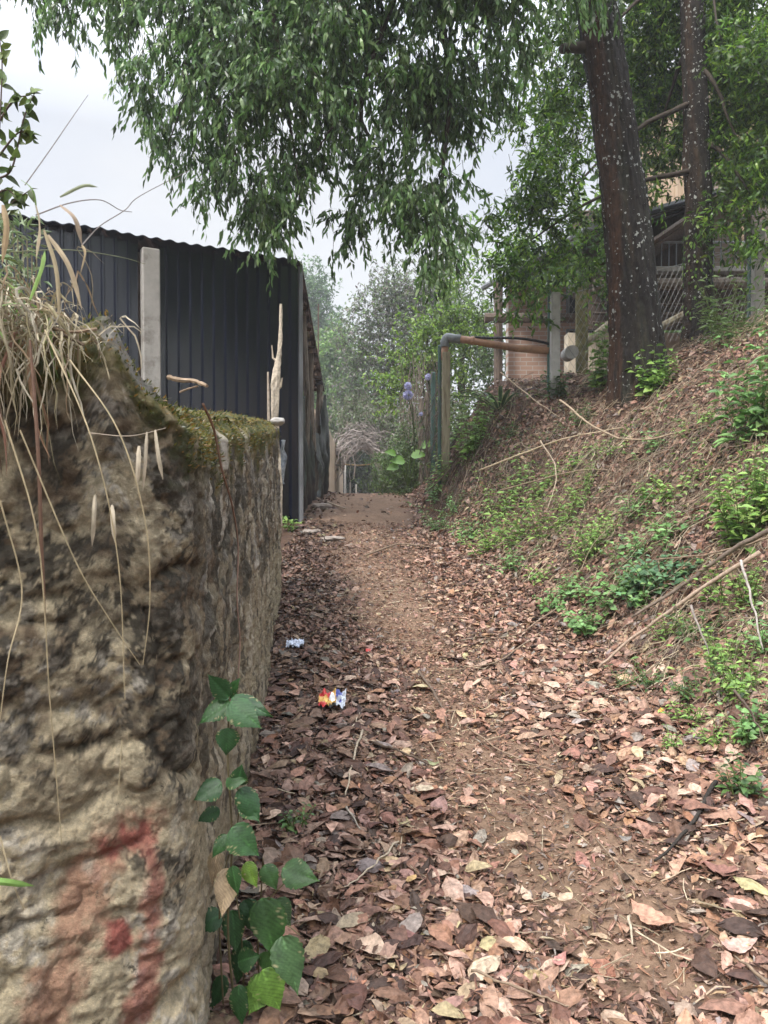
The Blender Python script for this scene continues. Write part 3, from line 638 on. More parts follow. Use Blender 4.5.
hs = [el + (en - el) * t_ + np.array([0, -.02, .075 - .03 * math.sin(t_ * 6)]) for t_ in np.linspace(.3, 1.0, 12)]
q = MB(); q.tube(hs, .018, 6); tag(q.build('black_hose', M['plastic']), 'thin black hose lying on top of the orange pipe', 'hose')
q = MB(); a_ = W(572, 352, 10.1); q.tube([a_, a_ + (.02, .35, .02)], .088, 20); tag(q.build('concrete_pipe', M['concrete']), 'short round grey pipe end at the foot of the mossy post', 'pipe')
q = MB(); q.tube([W(583, 345, 10.8), W(612, 322, 10.9)], .055, 8); tag(q.build('leaning_pole', M['plank']), 'tan pole leaning from the mossy post behind the large trunk', 'pole')
q = MB(); q.tube([W(655, 330, 11.3), W(700, 306, 11.5)], .055, 8); tag(q.build('leaning_pole', M['plank']), 'tan pole leaning between the two tree trunks', 'pole')
M['wire'] = mat('fence_wire', base=(.30, .30, .29), var=.1, bump=0, rough=.5, metal=.4)
fr_ = empty('wire_fence', W(555, 378, 9.6), 'chain link fence strung between the two concrete posts behind the trunks', 'fence')
pA = W(557, 378, 9.7); pB = W(756, 315, 11.25); q = MB(); n_ = 34; hgt = 1.0
for k in range(-7, n_ + 1):
    for sg in (1, -1):
        x0 = k / n_; x1 = x0 + 7 / n_
        za, zb2 = (0, 1) if sg > 0 else (1, 0); c0 = max(0, x0); c1 = min(1, x1)
        if c1 <= c0: continue
        f_ = lambda u: za + (zb2 - za) * (u - x0) / (x1 - x0)
        q.tube([pA + (pB - pA) * c0 + (0, 0, hgt * f_(c0)), pA + (pB - pA) * c1 + (0, 0, hgt * f_(c1))], .0022, 3, cap=False)
q.build('wire_mesh', M['wire'], fr_)
q = MB(); q.tube([pA + (0, 0, hgt), pB + (0, 0, hgt)], .006, 4); q.build('top_wire', M['wire'], fr_)
fr2 = empty('wire_fence', (.72, 10.3, .3), 'sagging wire strands of the overgrown fence left of the pipe', 'fence')
for zz in (.35, .7, 1.05, 1.4): q = MB(); q.tube([(.76, 10.2, .25 + zz * .85), (.72, 11.6, .15 + zz * .85), (.66, 14, .1 + zz * .8), (.57, 17.2, .1 + zz * .75)], .006, 4); q.build('strand', M['wire'], fr2)

# ================================================================== TREES
def bark(name, red=.0):
    m = bpy.data.materials.new(name); t, b = nodes(m); K = t.links; tc = N(t, 'ShaderNodeTexCoord'); at = N(t, 'ShaderNodeAttribute', attribute_name='Col')
    mp = N(t, 'ShaderNodeMapping'); mp.inputs['Scale'].default_value = (1, 1, .35); K.new(tc.outputs['Object'], mp.inputs[0])
    n1 = N(t, 'ShaderNodeTexNoise', i_Scale=26, i_Detail=8, i_Roughness=.7); K.new(mp.outputs[0], n1.inputs['Vector'])
    r = N(t, 'ShaderNodeMapRange'); r.inputs[1].default_value = .35; r.inputs[2].default_value = .68; r.inputs[3].default_value = .45; r.inputs[4].default_value = 1.7; K.new(n1.outputs['Fac'], r.inputs[0])
    s_ = N(t, 'ShaderNodeVectorMath', operation='SCALE'); K.new(at.outputs['Color'], s_.inputs[0]); K.new(r.outputs[0], s_.inputs['Scale'])
    v = N(t, 'ShaderNodeTexVoronoi', i_Scale=24); mp2 = N(t, 'ShaderNodeMapping'); mp2.inputs['Scale'].default_value = (1, 1, .8)
    nd = N(t, 'ShaderNodeTexNoise', i_Scale=40, i_Detail=3); K.new(tc.outputs['Object'], nd.inputs['Vector']); mxv = N(t, 'ShaderNodeVectorMath', operation='ADD'); sc2 = N(t, 'ShaderNodeVectorMath', operation='SCALE'); sc2.inputs['Scale'].default_value = .05
    K.new(nd.outputs['Color'], sc2.inputs[0]); K.new(tc.outputs['Object'], mxv.inputs[0]); K.new(sc2.outputs[0], mxv.inputs[1]); K.new(mxv.outputs[0], mp2.inputs[0]); K.new(mp2.outputs[0], v.inputs['Vector'])
    n4 = N(t, 'ShaderNodeTexNoise', i_Scale=5, i_Detail=4, i_Roughness=.7); K.new(tc.outputs['Object'], n4.inputs['Vector'])
    # spot radius grows where the broad noise is high
    mr = N(t, 'ShaderNodeMapRange'); mr.inputs[1].default_value = .38; mr.inputs[2].default_value = .62; mr.inputs[3].default_value = .10; mr.inputs[4].default_value = .52; K.new(n4.outputs['Fac'], mr.inputs[0])
    vr = N(t, 'ShaderNodeMath', operation='MULTIPLY'); K.new(v.outputs['Color'], vr.inputs[0]); K.new(mr.outputs[0], vr.inputs[1])
    lt = N(t, 'ShaderNodeMath', operation='LESS_THAN'); K.new(v.outputs['Distance'], lt.inputs[0]); K.new(vr.outputs[0], lt.inputs[1])
    m1 = N(t, 'ShaderNodeMix', data_type='RGBA'); K.new(lt.outputs[0], m1.inputs[0]); K.new(s_.outputs[0], m1.inputs[6]); m1.inputs[7].default_value = (.42, .43, .39, 1)
    K.new(m1.outputs[2], b.inputs['Base Color']); b.inputs['Roughness'].default_value = .8; b.inputs['Specular IOR Level'].default_value = .3
    bp = N(t, 'ShaderNodeBump', i_Strength=1.0, i_Distance=.06); K.new(n1.outputs['Fac'], bp.inputs['Height']); K.new(bp.outputs[0], b.inputs['Normal']); return m
M['bark'] = bark('lichen_bark')
M['limb'] = mat('limb_bark', base=(.055, .042, .032), var=.4, vscale=15, bump=.5, bscale=40)
def trunk_mesh(pts, rads, k=110, n=420, redside=0.0, seed=1, parent=None):
    P = catmull(pts, 24); rr = catmull(np.array(rads)[:, None] * np.ones((1, 2)), 24)[:, 0]
    d = np.linspace(0, 1, len(P)); q = np.linspace(0, 1, n); P = np.stack([np.interp(q, d, P[:, i]) for i in range(3)], -1); rr = np.interp(q, d, rr)
    a_ = np.linspace(0, 2 * math.pi, k + 1); a_[-1] = a_[0] if False else 2 * math.pi
    ca, sa = np.cos(a_), np.sin(a_); Zc = P[:, 2:3]
    fl = np.exp(-(Zc - P[0, 2] - .1).clip(0) / .30)
    rad = rr[:, None] * (1 + .07 * fbm(ca * 1.3, sa * 1.3, Zc * .8, 3, seed) + .22 * fl * (np.cos(a_ * 5 + seed) * .5 + .4) ) + .028 * fbm(ca * 4.5 * (rr[:, None] / .25), sa * 4.5 * (rr[:, None] / .25), Zc * 3.0, 5, seed + 3) + .012 * fbm(ca * 14, sa * 14, Zc * 14, 3, seed + 5) - .020 * (1 - 4 * np.abs(fbm(ca * 6.5, sa * 6.5, Zc * 1.6, 3, seed + 7))).clip(0, 1)
    g_ = np.stack([P[:, 0:1] + ca * rad, P[:, 1:2] + sa * rad, Zc + 0 * rad], -1)
    nn = fbm(ca * 3 + 0 * Zc, sa * 3 + 0 * Zc, Zc * 1.2, 4, seed + 9)
    dk_ = np.array([.024, .019, .015]); rd = np.array([.060, .028, .014]); gr = np.array([.033, .032, .022])
    lf = sstep(.35, 1.1, -ca * .8 - sa * .35 + .8 * nn) * redside
    lf = lf * sstep(-.2, .2, fbm(a_ * 2 + 0 * Zc, Zc * .6, 3, 3, seed + 20) + .18)
    cc = mixc(mixc(dk_ + 0 * g_, gr, sstep(0, .3, nn)), rd, lf)
    q_ = MB(); q_.grid(g_, cc.reshape(-1, 3)); return q_.build('trunk', M['bark'], parent, smooth=True), P, rr
def blob_twigs(blobs, per_m3, tw, sig):
    S = []; Dn = []
    for c_, r_ in blobs:
        nc = max(3, int(per_m3 * 4.2 * r_ ** 3 / tw)); u = rand_dirs(nc) * (rng.uniform(.15, 1, (nc, 1)) ** .45) * r_; u[:, 1] *= 1.0
        cs = c_ + u; n_ = rng.integers(int(tw * .5), int(tw * 1.5) + 1, nc); S.append(np.repeat(cs, n_, 0) + rng.normal(0, sig, (n_.sum(), 3))); Dn.append(np.repeat(unit(u + 1e-3), n_, 0))
    return np.vstack(S), np.vstack(Dn)
def crown(blobs, parent, per_m3=60, tw=9, sig=.13, tlen=.45, nl=16, leaf=(.10, .14), wr=.24, droop=.9, cols=None, wts=None, twigs=True, outw=.35, name='crown', spread=.5, twigr=.003, tmpl=None):
    S, Dn = blob_twigs(blobs, per_m3, tw, sig); n = len(S)
    d0 = unit(Dn * outw + rng.normal(0, .45, (n, 3)) + np.array([0, 0, -droop * .35])); Lt = tlen * rng.uniform(.5, 1.25, n)
    tq = (np.arange(nl) + .5) / nl
    ctr = S[:, None] + d0[:, None] * (Lt[:, None] * tq)[..., None] + np.array([0, 0, -1.]) * (droop * .45 * Lt[:, None] * tq ** 2)[..., None]
    P = ctr.reshape(-1, 3); m = len(P)
    ld = unit(np.repeat(d0, nl, 0) * .45 + np.array([0, 0, -droop]) + rng.normal(0, spread, (m, 3)))
    P = P + rng.normal(0, .012, (m, 3)); nn = rand_dirs(m) + np.array([0, -.3, .5])
    tone = 1 + .28 * np.repeat(rng.normal(0, 1, n).clip(-1.6, 1.6), nl)[:, None]
    Lf = rng.uniform(*leaf, m); q = MB(); add_leaves(q, tmpl or LT_FLAT, P, ld, nn, Lf, Lf * wr, np.clip(palette(cols, m, .22, wts) * tone, .004, 1))
    o = q.build(name, M['leaf'], parent)
    if twigs:
        q = MB(); k3 = 3; ts = np.linspace(0, 1, 4); C_ = S[:, None] + d0[:, None] * (Lt[:, None] * ts)[..., None] + np.array([0, 0, -1.]) * (droop * .45 * Lt[:, None] * ts ** 2)[..., None]
        C_[:, 0] -= d0 * .1; an = np.arange(3) * 2.094; rr_ = twigr * (1.2 - ts)
        off_ = np.stack([np.cos(an), np.sin(an), 0 * an], -1)[None, None] * rr_[None, :, None, None]
        V_ = (C_[:, :, None] + off_); base_ = np.arange(n)[:, None, None] * 12; i_ = np.arange(3)[None, :, None] * 3; j_ = np.arange(3)[None, None]
        F_ = np.stack(np.broadcast_arrays(base_ + i_ + j_, base_ + i_ + (j_ + 1) % 3, base_ + i_ + 3 + (j_ + 1) % 3, base_ + i_ + 3 + j_), -1).reshape(-1, 4)
        q.add(V_.reshape(-1, 3), [F_], (.06, .05, .03)); q.build('twigs', M['stem'], parent)
    return o
def limb(parent, pts, r0, r1, name='limb', mt='limb', k=8):
    P = catmull(pts, 8); n = len(P); P = P + np.stack([.03 * fbm(np.arange(n) * .35, 0, s_, 3, int(abs(pts[-1][0]) * 100)) for s_ in (1., 5., 9.)], -1) * np.linspace(0, 1, n)[:, None]
    q = MB(); q.tube(P, np.linspace(r0, r1, n), k, jitter=.08); return q.build(name, M[mt], parent, smooth=True)
GREEN_L = [(.09, .18, .045), (.15, .26, .08), (.24, .36, .14), (.04, .078, .02)]
GREEN_R = [(.07, .15, .018), (.13, .25, .028), (.032, .07, .010), (.24, .38, .05)]
# --- the large tree
DA = 8.5
tA = [W(643, 412, DA), W(640, 385, DA), W(635, 330, DA), W(630, 260, DA), W(622, 180, DA), W(610, 90, DA), W(595, 0, DA), W(580, -90, DA), W(565, -200, DA)]
tA[0][2] -= .15
treeA = empty('large_tree', tA[1], 'large leaning tree with lichen-spotted reddish trunk, its leaves hanging over the path', 'tree')
_, PA, RA = trunk_mesh(tA, [.36, .325, .28, .255, .235, .22, .205, .185, .15], redside=1, seed=4, parent=treeA)
sp = W(600, 48, DA); limb(treeA, [sp, sp + (-.2, 0, .0), sp + (-.42, -.03, -.03)], .075, .05, 'broken_branch')
Lb = [(85, 15, 30), (55, 2, 26), (112, 30, 34), (150, 8, 45), (190, 40, 55), (160, 95, 36), (165, 150, 34), (215, 110, 55), (212, 180, 36), (245, 60, 60), (262, 160, 50), (285, 215, 34), (258, 225, 20), (300, 90, 60), (330, 190, 38), (350, 50, 70), (305, 30, 60), (420, 50, 70), (385, 130, 42), (360, 235, 18), (400, 195, 46), (440, 112, 50), (436, 175, 36), (436, 262, 22), (428, 225, 24), (472, 90, 34), (490, 30, 45), (505, 55, 25), (400, 232, 22), (340, 130, 22)]
blobs = []
for i, (px, py, pr) in enumerate(Lb):
    D_ = 7.4 + 1.0 * ((i * 0.618) % 1); blobs.append((W(px, py - 14, D_), pr / FPX * D_))
for px in range(20, 560, 75):      # the part of the crown above the picture
    for k, py in enumerate((-75, -200)):
        D_ = 7.8 + .8 * math.sin(px) + .4 * k; blobs.append((W(px + 40 * k, py, D_), .62))
crown(blobs, treeA, per_m3=215, tw=11, sig=.10, tlen=.30, nl=15, leaf=(.075, .12), wr=.28, droop=1.0, cols=GREEN_L, wts=[.38, .32, .14, .16], spread=.42)
top = PA[-1]; mid = PA[-30]
hub = [W(430, -120, 8.0), W(250, -110, 7.9), W(120, -90, 7.9), W(360, -60, 7.7)]
limb(treeA, [W(588, -40, DA), W(520, -95, 8.3), hub[0], W(340, -90, 7.8), hub[1], W(170, -60, 7.8), W(95, -10, 7.8)], .11, .02)
limb(treeA, [hub[0], W(400, -20, 7.8), W(372, 60, 7.7), W(362, 120, 7.7), W(385, 150, 7.7)], .045, .01)
limb(treeA, [hub[0], W(440, 0, 7.9), W(450, 90, 7.9), W(442, 190, 7.9), W(438, 270, 7.9)], .045, .006)
limb(treeA, [hub[1], W(270, 0, 7.6), W(285, 90, 7.6), W(300, 200, 7.6)], .04, .006)
limb(treeA, [hub[1], W(220, 10, 7.8), W(195, 70, 7.8), W(170, 140, 7.8)], .04, .006)
limb(treeA, [W(362, 95, 7.7), W(335, 120, 7.6), W(318, 150, 7.6)], .02, .006)
# --- the second tree
DB = 10.4
tB = [W(697, 362, DB), W(697, 340, DB), W(698, 280, DB), W(698, 200, DB), W(695, 100, DB), W(692, 0, DB), W(690, -100, DB), W(686, -220, DB)]
treeB = empty('slim_tree', tB[1], 'slimmer straight lichen-spotted tree standing right of the large leaning trunk', 'tree')
trunk_mesh(tB, [.24, .205, .185, .17, .165, .155, .14, .12], redside=.6, seed=14, parent=treeB, k=48)
Rb = [(528, 175, 36, 9.4), (515, 215, 26, 9.4), (525, 245, 30, 9.5), (560, 225, 38, 9.6), (565, 175, 34, 9.8), (548, 120, 34, 9.8), (560, 60, 34, 10), (575, 15, 40, 10), (540, 275, 24, 9.3), (515, 292, 14, 9.3), (585, 262, 26, 9.3), (590, 205, 26, 9.6), (650, 25, 50, 11.2), (655, 80, 36, 11.6), (652, 140, 26, 11.6), (646, 190, 16, 11.4), (735, 40, 44, 10.6), (720, 110, 28, 11.6), (745, 80, 50, 9.8), (742, 150, 32, 9.9), (755, 195, 32, 9.8), (735, 218, 26, 9.7), (765, 130, 40, 10.5), (660, 10, 40, 11.2), (790, 160, 50, 10), (800, 60, 60, 10), (635, 60, 30, 11.5), (640, 110, 22, 11.8), (767, 245, 14, 9.6), (760, 20, 50, 10.4), (640, 20, 40, 12), (665, 60, 40, 12.2), (735, 20, 44, 12), (750, 70, 44, 12), (722, 75, 34, 12.2), (640, 75, 34, 12.4), (662, 115, 34, 12.4), (728, 130, 34, 12.2), (762, 110, 40, 12), (640, 150, 30, 12.4), (665, 165, 22, 12.2), (735, 175, 30, 11.6), (765, 170, 30, 11.6), (555, 90, 40, 11), (530, 130, 30, 10.5), (580, 120, 34, 11.5), (575, 90, 30, 11), (715, 165, 22, 11.8), (672, 140, 26, 12.6), (722, 145, 22, 12.8), (600, 215, 26, 12.5), (580, 245, 24, 12.5), (545, 262, 26, 12.4)]
bl = [(W(px, py, D_), pr / FPX * D_) for px, py, pr, D_ in Rb] + [(W(px, -80, 10.9), .75) for px in range(560, 840, 60)] + [(W(px, -210, 10.3), .85) for px in range(580, 860, 90)]
crown(bl, treeB, per_m3=180, tw=10, sig=.13, tlen=.32, nl=14, leaf=(.07, .12), wr=.30, droop=.45, cols=GREEN_R, wts=[.4, .28, .16, .16], spread=.7)
for tgt in ((560, 200, 9.6, 100), (530, 240, 9.4, 170), (655, 150, 11.3, 30), (740, 150, 9.8, 60), (755, 200, 9.8, 140), (580, 60, 10, -30), (650, 60, 11.2, -60), (770, 90, 10.2, -20), (720, 40, 9.6, -80)):
    st = W(696, tgt[3], DB); e_ = W(*tgt[:3]); limb(treeB, [st, (st + e_) / 2 + (0, 0, .18), e_], .04, .008, 'branch')
# ivy on the second trunk
q = MB(); n_ = 260; zz = rng.uniform(W(0, 345, DB)[2], W(0, 235, DB)[2], n_); aa = rng.uniform(0, 6.28, n_); cx0 = W(698, 300, DB)[0]
Pn = np.stack([cx0 + np.cos(aa) * .19, DB + np.sin(aa) * .19, zz], -1); nn = np.stack([np.cos(aa), np.sin(aa), .3 + 0 * aa], -1)
add_leaves(q, LT_FOLD, Pn, np.stack([np.cos(aa) * .4 + rng.normal(0, .3, n_), np.sin(aa) * .4, -1 + 0 * aa], -1), nn, rng.uniform(.04, .07, n_), .03, palette(GREEN_R, n_)); tag(q.build('climbing_ivy', M['leaf']), 'small green creeper clinging to the slimmer trunk', 'plant')
# --- trees and bushes farther off
def far_tree(name, label, base, blobs_, H, r_, cols, per=20, leaf=(.14, .24), wr=.4, nl=10, tw=7, sig=.3, tl=.6, droop=.2, cat='tree', group=None, wts=None, twr=.008, limbs=True, cn='crown', barkm='limb'):
    e = empty(name, base, label, cat, group); top_ = np.array(base) + (0, 0, H)
    limb(e, [np.array(base) - (0, 0, .3), (np.array(base) * .5 + top_ * .5) + (.1, 0, 0), top_], r_, r_ * .4, 'trunk', barkm)
    if limbs:
        for c_, rr_ in blobs_[:7]: s_ = np.array(base) + (top_ - np.array(base)) * rng.uniform(.35, .9); limb(e, [s_, (s_ + c_) / 2 + (0, 0, .2), c_], r_ * .35, r_ * .08, 'branch', barkm, 5)
    crown(blobs_, e, per, tw, sig, tl, nl, leaf, wr, droop, cols, wts, twigs=True, spread=.8, twigr=twr, name=cn); return e
def B(l): return [(W(px, py, D_), pr / FPX * D_) for px, py, pr, D_ in l]
pale = [(.11, .20, .08), (.16, .26, .11), (.07, .13, .055)]
p = W(318, 480, 58); far_tree('tall_tree', 'tall pale misty tree rising behind the shed roof', (p[0], 58, -.8), B([(306, 300, 16, 58), (318, 285, 12, 58), (322, 310, 14, 58), (310, 330, 20, 58), (325, 335, 14, 58), (300, 280, 12, 58), (285, 320, 25, 58), (318, 350, 20, 58)]), 11, .25, pale, per=24, leaf=(.22, .36), sig=.5, tl=1.0)
p = W(340, 480, 46); far_tree('bushy_tree', 'pale green bushy tree behind the tall rod and tan wall', (p[0], 46, -.6), B([(335, 350, 18, 46), (322, 370, 20, 46), (345, 365, 20, 46), (330, 395, 24, 46), (312, 400, 20, 46), (350, 395, 22, 46), (335, 425, 22, 46), (300, 420, 25, 46)]), 5, .18, [(.18, .29, .07), (.12, .21, .06)], per=45, leaf=(.18, .28), sig=.4, tl=.8)
greyp = [(.17, .19, .13), (.24, .23, .20), (.12, .18, .08), (.14, .12, .11), (.17, .25, .09)]
far_tree('flowering_tree', 'grey green twiggy tree covered in faded blossom, over the path end', (.35, 29, -.2), B([(395, 290, 22, 28), (375, 310, 22, 28), (410, 315, 26, 28), (355, 340, 18, 28), (385, 345, 26, 28), (360, 375, 20, 28), (395, 385, 26, 28), (345, 395, 14, 28), (370, 410, 22, 28), (430, 300, 25, 28), (440, 280, 22, 27), (425, 340, 25, 27)]), 4.5, .14, greyp, per=85, leaf=(.10, .17), sig=.3, tl=.6, nl=9, wts=[.25, .2, .2, .15, .2])
far_tree('yellow_green_tree', 'fresh yellow green tree arching over the fence left of the pipe', (1.0, 18.5, .3), B([(420, 360, 24, 18), (440, 335, 24, 18), (405, 385, 22, 18), (432, 390, 22, 18), (455, 350, 20, 18), (395, 400, 14, 18), (455, 310, 20, 18), (470, 330, 22, 18.5), (445, 290, 18, 18), (462, 270, 16, 18), (400, 365, 14, 18)]), 3.3, .09, [(.16, .27, .035), (.22, .34, .05), (.09, .16, .03)], per=150, leaf=(.08, .13), sig=.2, tl=.5, nl=11)
far_tree('leafy_tree', 'dense mid green tree behind the fence, beside the house corner', (2.0, 21, .9), B([(470, 300, 22, 21), (485, 330, 22, 21), (460, 380, 22, 20), (480, 365, 20, 20), (465, 345, 22, 20.5), (500, 350, 20, 21), (440, 410, 20, 19), (470, 405, 18, 19)]), 3.6, .12, [(.10, .17, .05), (.15, .23, .07), (.06, .10, .035)], per=95, leaf=(.10, .16), sig=.25, tl=.5)
# arch of dry vines over the path
arch = empty('vine_arch', (-.7, 26, -.2), 'arch of grey tangled vines forming a tunnel over the far path', 'vine arch')
q = MB(); rs = np.random.default_rng(3)
for k in range(330):
    D_ = rs.uniform(24, 29); jj_ = rs.normal(0, 1, 4); cxp = 362 + 4 * jj_[0]; Rx = rs.uniform(19, 42); Ry = rs.uniform(38, 62); a0 = rs.uniform(-.15, 1.4); a1 = a0 + rs.uniform(.6, 1.9)
    th_ = np.linspace(a0, min(a1, 3.4), 10); pts = [W(cxp + Rx * math.cos(x_), 486 - Ry * math.sin(x_) * (1 + .05 * math.sin(5 * x_ + k)), D_) + rs.normal(0, .055, 3) for x_ in th_]
    q.tube(pts, rs.uniform(.008, .022), 4, col=np.array([.30, .26, .235]) * rs.uniform(.5, 1.4), cap=False)
q.build('vines', M['twig'], arch)
crown(B([(398, 440, 12, 26), (392, 420, 14, 26), (375, 412, 14, 27), (352, 416, 12, 27), (340, 430, 9, 27), (404, 460, 12, 25), (334, 445, 6, 27), (362, 408, 12, 27), (410, 425, 14, 25), (385, 430, 9, 25), (345, 420, 8, 25), (372, 424, 9, 25.5), (380, 418, 10, 24.5), (362, 414, 9, 24.5), (398, 470, 9, 24), (402, 445, 10, 24), (332, 455, 5, 25), (338, 436, 6, 25)]), arch, 420, 7, .25, .4, 9, (.07, .13), .45, .5, [(.16, .19, .10), (.12, .17, .07), (.22, .20, .16)], twigs=True, twigr=.006, name='foliage')
far_tree('dark_thicket', 'dark green thicket closing the far end of the vine tunnel', (-1.2, 40, -.5), B([(350, 478, 13, 38), (362, 475, 13, 38), (340, 470, 13, 38), (370, 465, 13, 38), (356, 455, 12, 38), (380, 475, 15, 38), (330, 460, 15, 38), (395, 460, 20, 38)]), 2, .1, [(.022, .036, .018), (.035, .055, .025)], per=200, leaf=(.14, .22), sig=.25, cat='thicket')
far_tree('mid_bush', 'loose green shrub at the right edge of the path end', (.1, 16.5, -.1), B([(385, 478, 11, 16), (398, 470, 14, 15.5), (412, 462, 15, 15), (405, 482, 11, 14.5), (392, 460, 10, 17), (425, 470, 12, 14.5), (402, 450, 10, 16)]), .5, .03, [(.09, .15, .04), (.13, .20, .06), (.06, .10, .03)], per=2600, leaf=(.05, .09), wr=.3, sig=.12, tl=.3, cat='shrub', twr=.003)
far_tree('mid_bush', 'green leafy shrub filling the overgrown fence behind the hanging flowers', (.9, 15.5, .2), B([(430, 440, 16, 15), (445, 420, 14, 14), (420, 425, 12, 16), (440, 455, 12, 13.5), (415, 440, 10, 16), (455, 440, 12, 13)]), 1.0, .03, [(.08, .13, .04), (.12, .17, .06), (.13, .12, .08)], per=1300, leaf=(.06, .10), sig=.15, tl=.35, cat='shrub', twr=.003)
# dry hanging vines over the fence
q = MB()
for k in range(130):
    px = rs.uniform(400, 442); D_ = 11 + (442 - px) / 42 * 6.5; top_ = rs.uniform(350, 420); p0 = W(px, top_, D_); L_ = rs.uniform(.4, 1.6); dx = rs.normal(0, .12, 2)
    q.tube([p0 + np.array([dx[0] * t_ + .03 * math.sin(9 * t_ + k), dx[1] * t_, -L_ * t_]) for t_ in np.linspace(0, 1, 7)], rs.uniform(.003, .008), 3, col=np.array([.15, .12, .095]) * rs.uniform(.6, 1.4), cap=False)
tag(q.build('dry_vine_curtain', M['twig']), 'curtain of dry grey vines hanging on the old fence', 'vines', None, 'stuff')
# woods closing the view all round
def woods(name, label, cen, n, h, seed, cols, leaf=.35):
    r_ = np.random.default_rng(seed); q = MB(); bl_ = []
    for k in range(n): bl_.append((np.array([cen[0] + r_.uniform(-cen[3], cen[3]), cen[1] + r_.uniform(-4, 4), cen[2] + r_.uniform(0, h)]), r_.uniform(1.0, 2.2)))
    S, Dn = blob_twigs(bl_, 6, 8, .4); m = len(S); nl = 9
    P = np.repeat(S, nl, 0) + rng.normal(0, .35, (m * nl, 3)); Lf = rng.uniform(leaf * .6, leaf * 1.2, m * nl)
    add_leaves(q, LT_FLAT, P, rand_dirs(m * nl), rand_dirs(m * nl), Lf, Lf * .45, palette(cols, m * nl)); return tag(q.build(name, M['leaf']), label, 'woods', None, 'stuff')
woods('far_woods', 'misty green woods closing the view beyond the path', (0, 78, -1, 42), 130, 5.5, 5, pale, .55)
woods('woods', 'trees standing behind the house on the right', (15, 24, 1.5, 9), 36, 7, 6, GREEN_R)
woods('woods', 'green trees behind the shed on the left', (-12, 26, -.5, 8), 26, 3.2, 8, pale)

woods('woods', 'trees behind the viewpoint', (0, -16, -3, 16), 70, 7, 16, GREEN_R)
woods('woods', 'trees up the right slope', (13, 2, 4, 5), 30, 5, 17, GREEN_R)
# ================================================================== FALLEN LEAVES
def litter_template(seed, rows=6):
    r_ = np.random.default_rng(seed); T = []; a = np.linspace(0, 1, rows); wide = np.sin(np.pi * np.clip(a, .0, 1) ** r_.uniform(.7, 1.15)) ** r_.uniform(.6, .95)
    bend = r_.uniform(-.20, .20); fold = r_.uniform(-.35, .35); tw = r_.uniform(-.7, .7); side = r_.uniform(-.1, .1)
    for i in range(rows):
        for j, sgn in enumerate((-1, -.5, 0, .5, 1)):
            wv_ = wide[i] * (1 + (r_.uniform(-.32, .12) if abs(sgn) == 1 else 0)) if 0 < i < rows - 1 else .03
            u = sgn * .5 * wv_; z = bend * math.sin(a[i] * math.pi) + fold * (abs(u) ** 1.3) + tw * u * (a[i] - .5) + r_.uniform(-.03, .03)
            T.append((a[i] - .5 + r_.uniform(-.015, .015), u + side * math.sin(a[i] * math.pi), z))
    F = [(i * 5 + j, i * 5 + j + 1, (i + 1) * 5 + j + 1, (i + 1) * 5 + j) for i in range(rows - 1) for j in range(4)]
    return np.array(T), [np.array(F)]
def small_template(seed):
    r_ = np.random.default_rng(seed); f = r_.uniform(-.15, .25); b = r_.uniform(-.2, .2)
    T = np.array([(-.5, 0, 0), (-.15, -.5, f * .5 + b), (-.12, 0, b), (-.18, .5, f * .5 + b * .7), (.25, -.38, f * .4 + b * .6), (.25, 0, b * .7), (.22, .4, f * .3 + b), (.5, r_.uniform(-.1, .1), 0)]); T[:, 1] *= r_.uniform(.8, 1.2, 8)
    return T, [np.array([(1, 2, 5, 4), (2, 3, 6, 5)]), np.array([(0, 2, 1), (0, 3, 2), (4, 5, 7), (5, 6, 7)])]
TB = [litter_template(k) for k in range(10)]; TS = [small_template(k) for k in range(8)]
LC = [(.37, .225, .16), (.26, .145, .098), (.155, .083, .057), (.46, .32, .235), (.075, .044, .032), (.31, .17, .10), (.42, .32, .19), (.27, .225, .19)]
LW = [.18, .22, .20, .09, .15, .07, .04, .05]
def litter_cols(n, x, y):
    c_ = palette(LC, n, .22, LW); damp_shade = 1 - sstep(-.45, .25, x + .05 * (y - 3)); bank = sstep(0, .5, x - base_x(y))  # leaves by the wall: dampness and the shade there, both painted into their colour
    k = 1 - .52 * damp_shade - .12 * bank
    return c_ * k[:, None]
def scatter(n, xr, yr, dens, pw=1.0):
    X_, Y_ = [], []; c0 = 0
    while c0 < n:
        x = rng.uniform(*xr, n * 2); y = yr[0] + (yr[1] - yr[0]) * rng.uniform(0, 1, n * 2) ** pw
        ok = (rng.uniform(0, 1, n * 2) < dens(x, y)) & (np.abs(x) < y * .55 + .45) & (x > np.where(y < 1.72, -.55, np.where(y < 6.35, wall_x(y) + .02, -1.05)))
        ok &= ~((y < 1.72) & (y > wall_y(x) - .06)) | (x > -.38)
        X_.append(x[ok]); Y_.append(y[ok]); c0 += ok.sum()
    return np.concatenate(X_)[:n], np.concatenate(Y_)[:n]
def ldens(x, y):
    off = x - base_x(y); p = 1 - .97 * np.clip(bare(x, y) * 1.25 - .05, 0, 1)
    bk = .55 + .40 * sstep(-.1, .3, fbm(x * 2, y * 2, 0, 3, 111)); return np.where(off > .25, bk, p)
def fdens(x, y): return np.clip(ldens(x, y) + .16, 0, 1)
mb = MB()
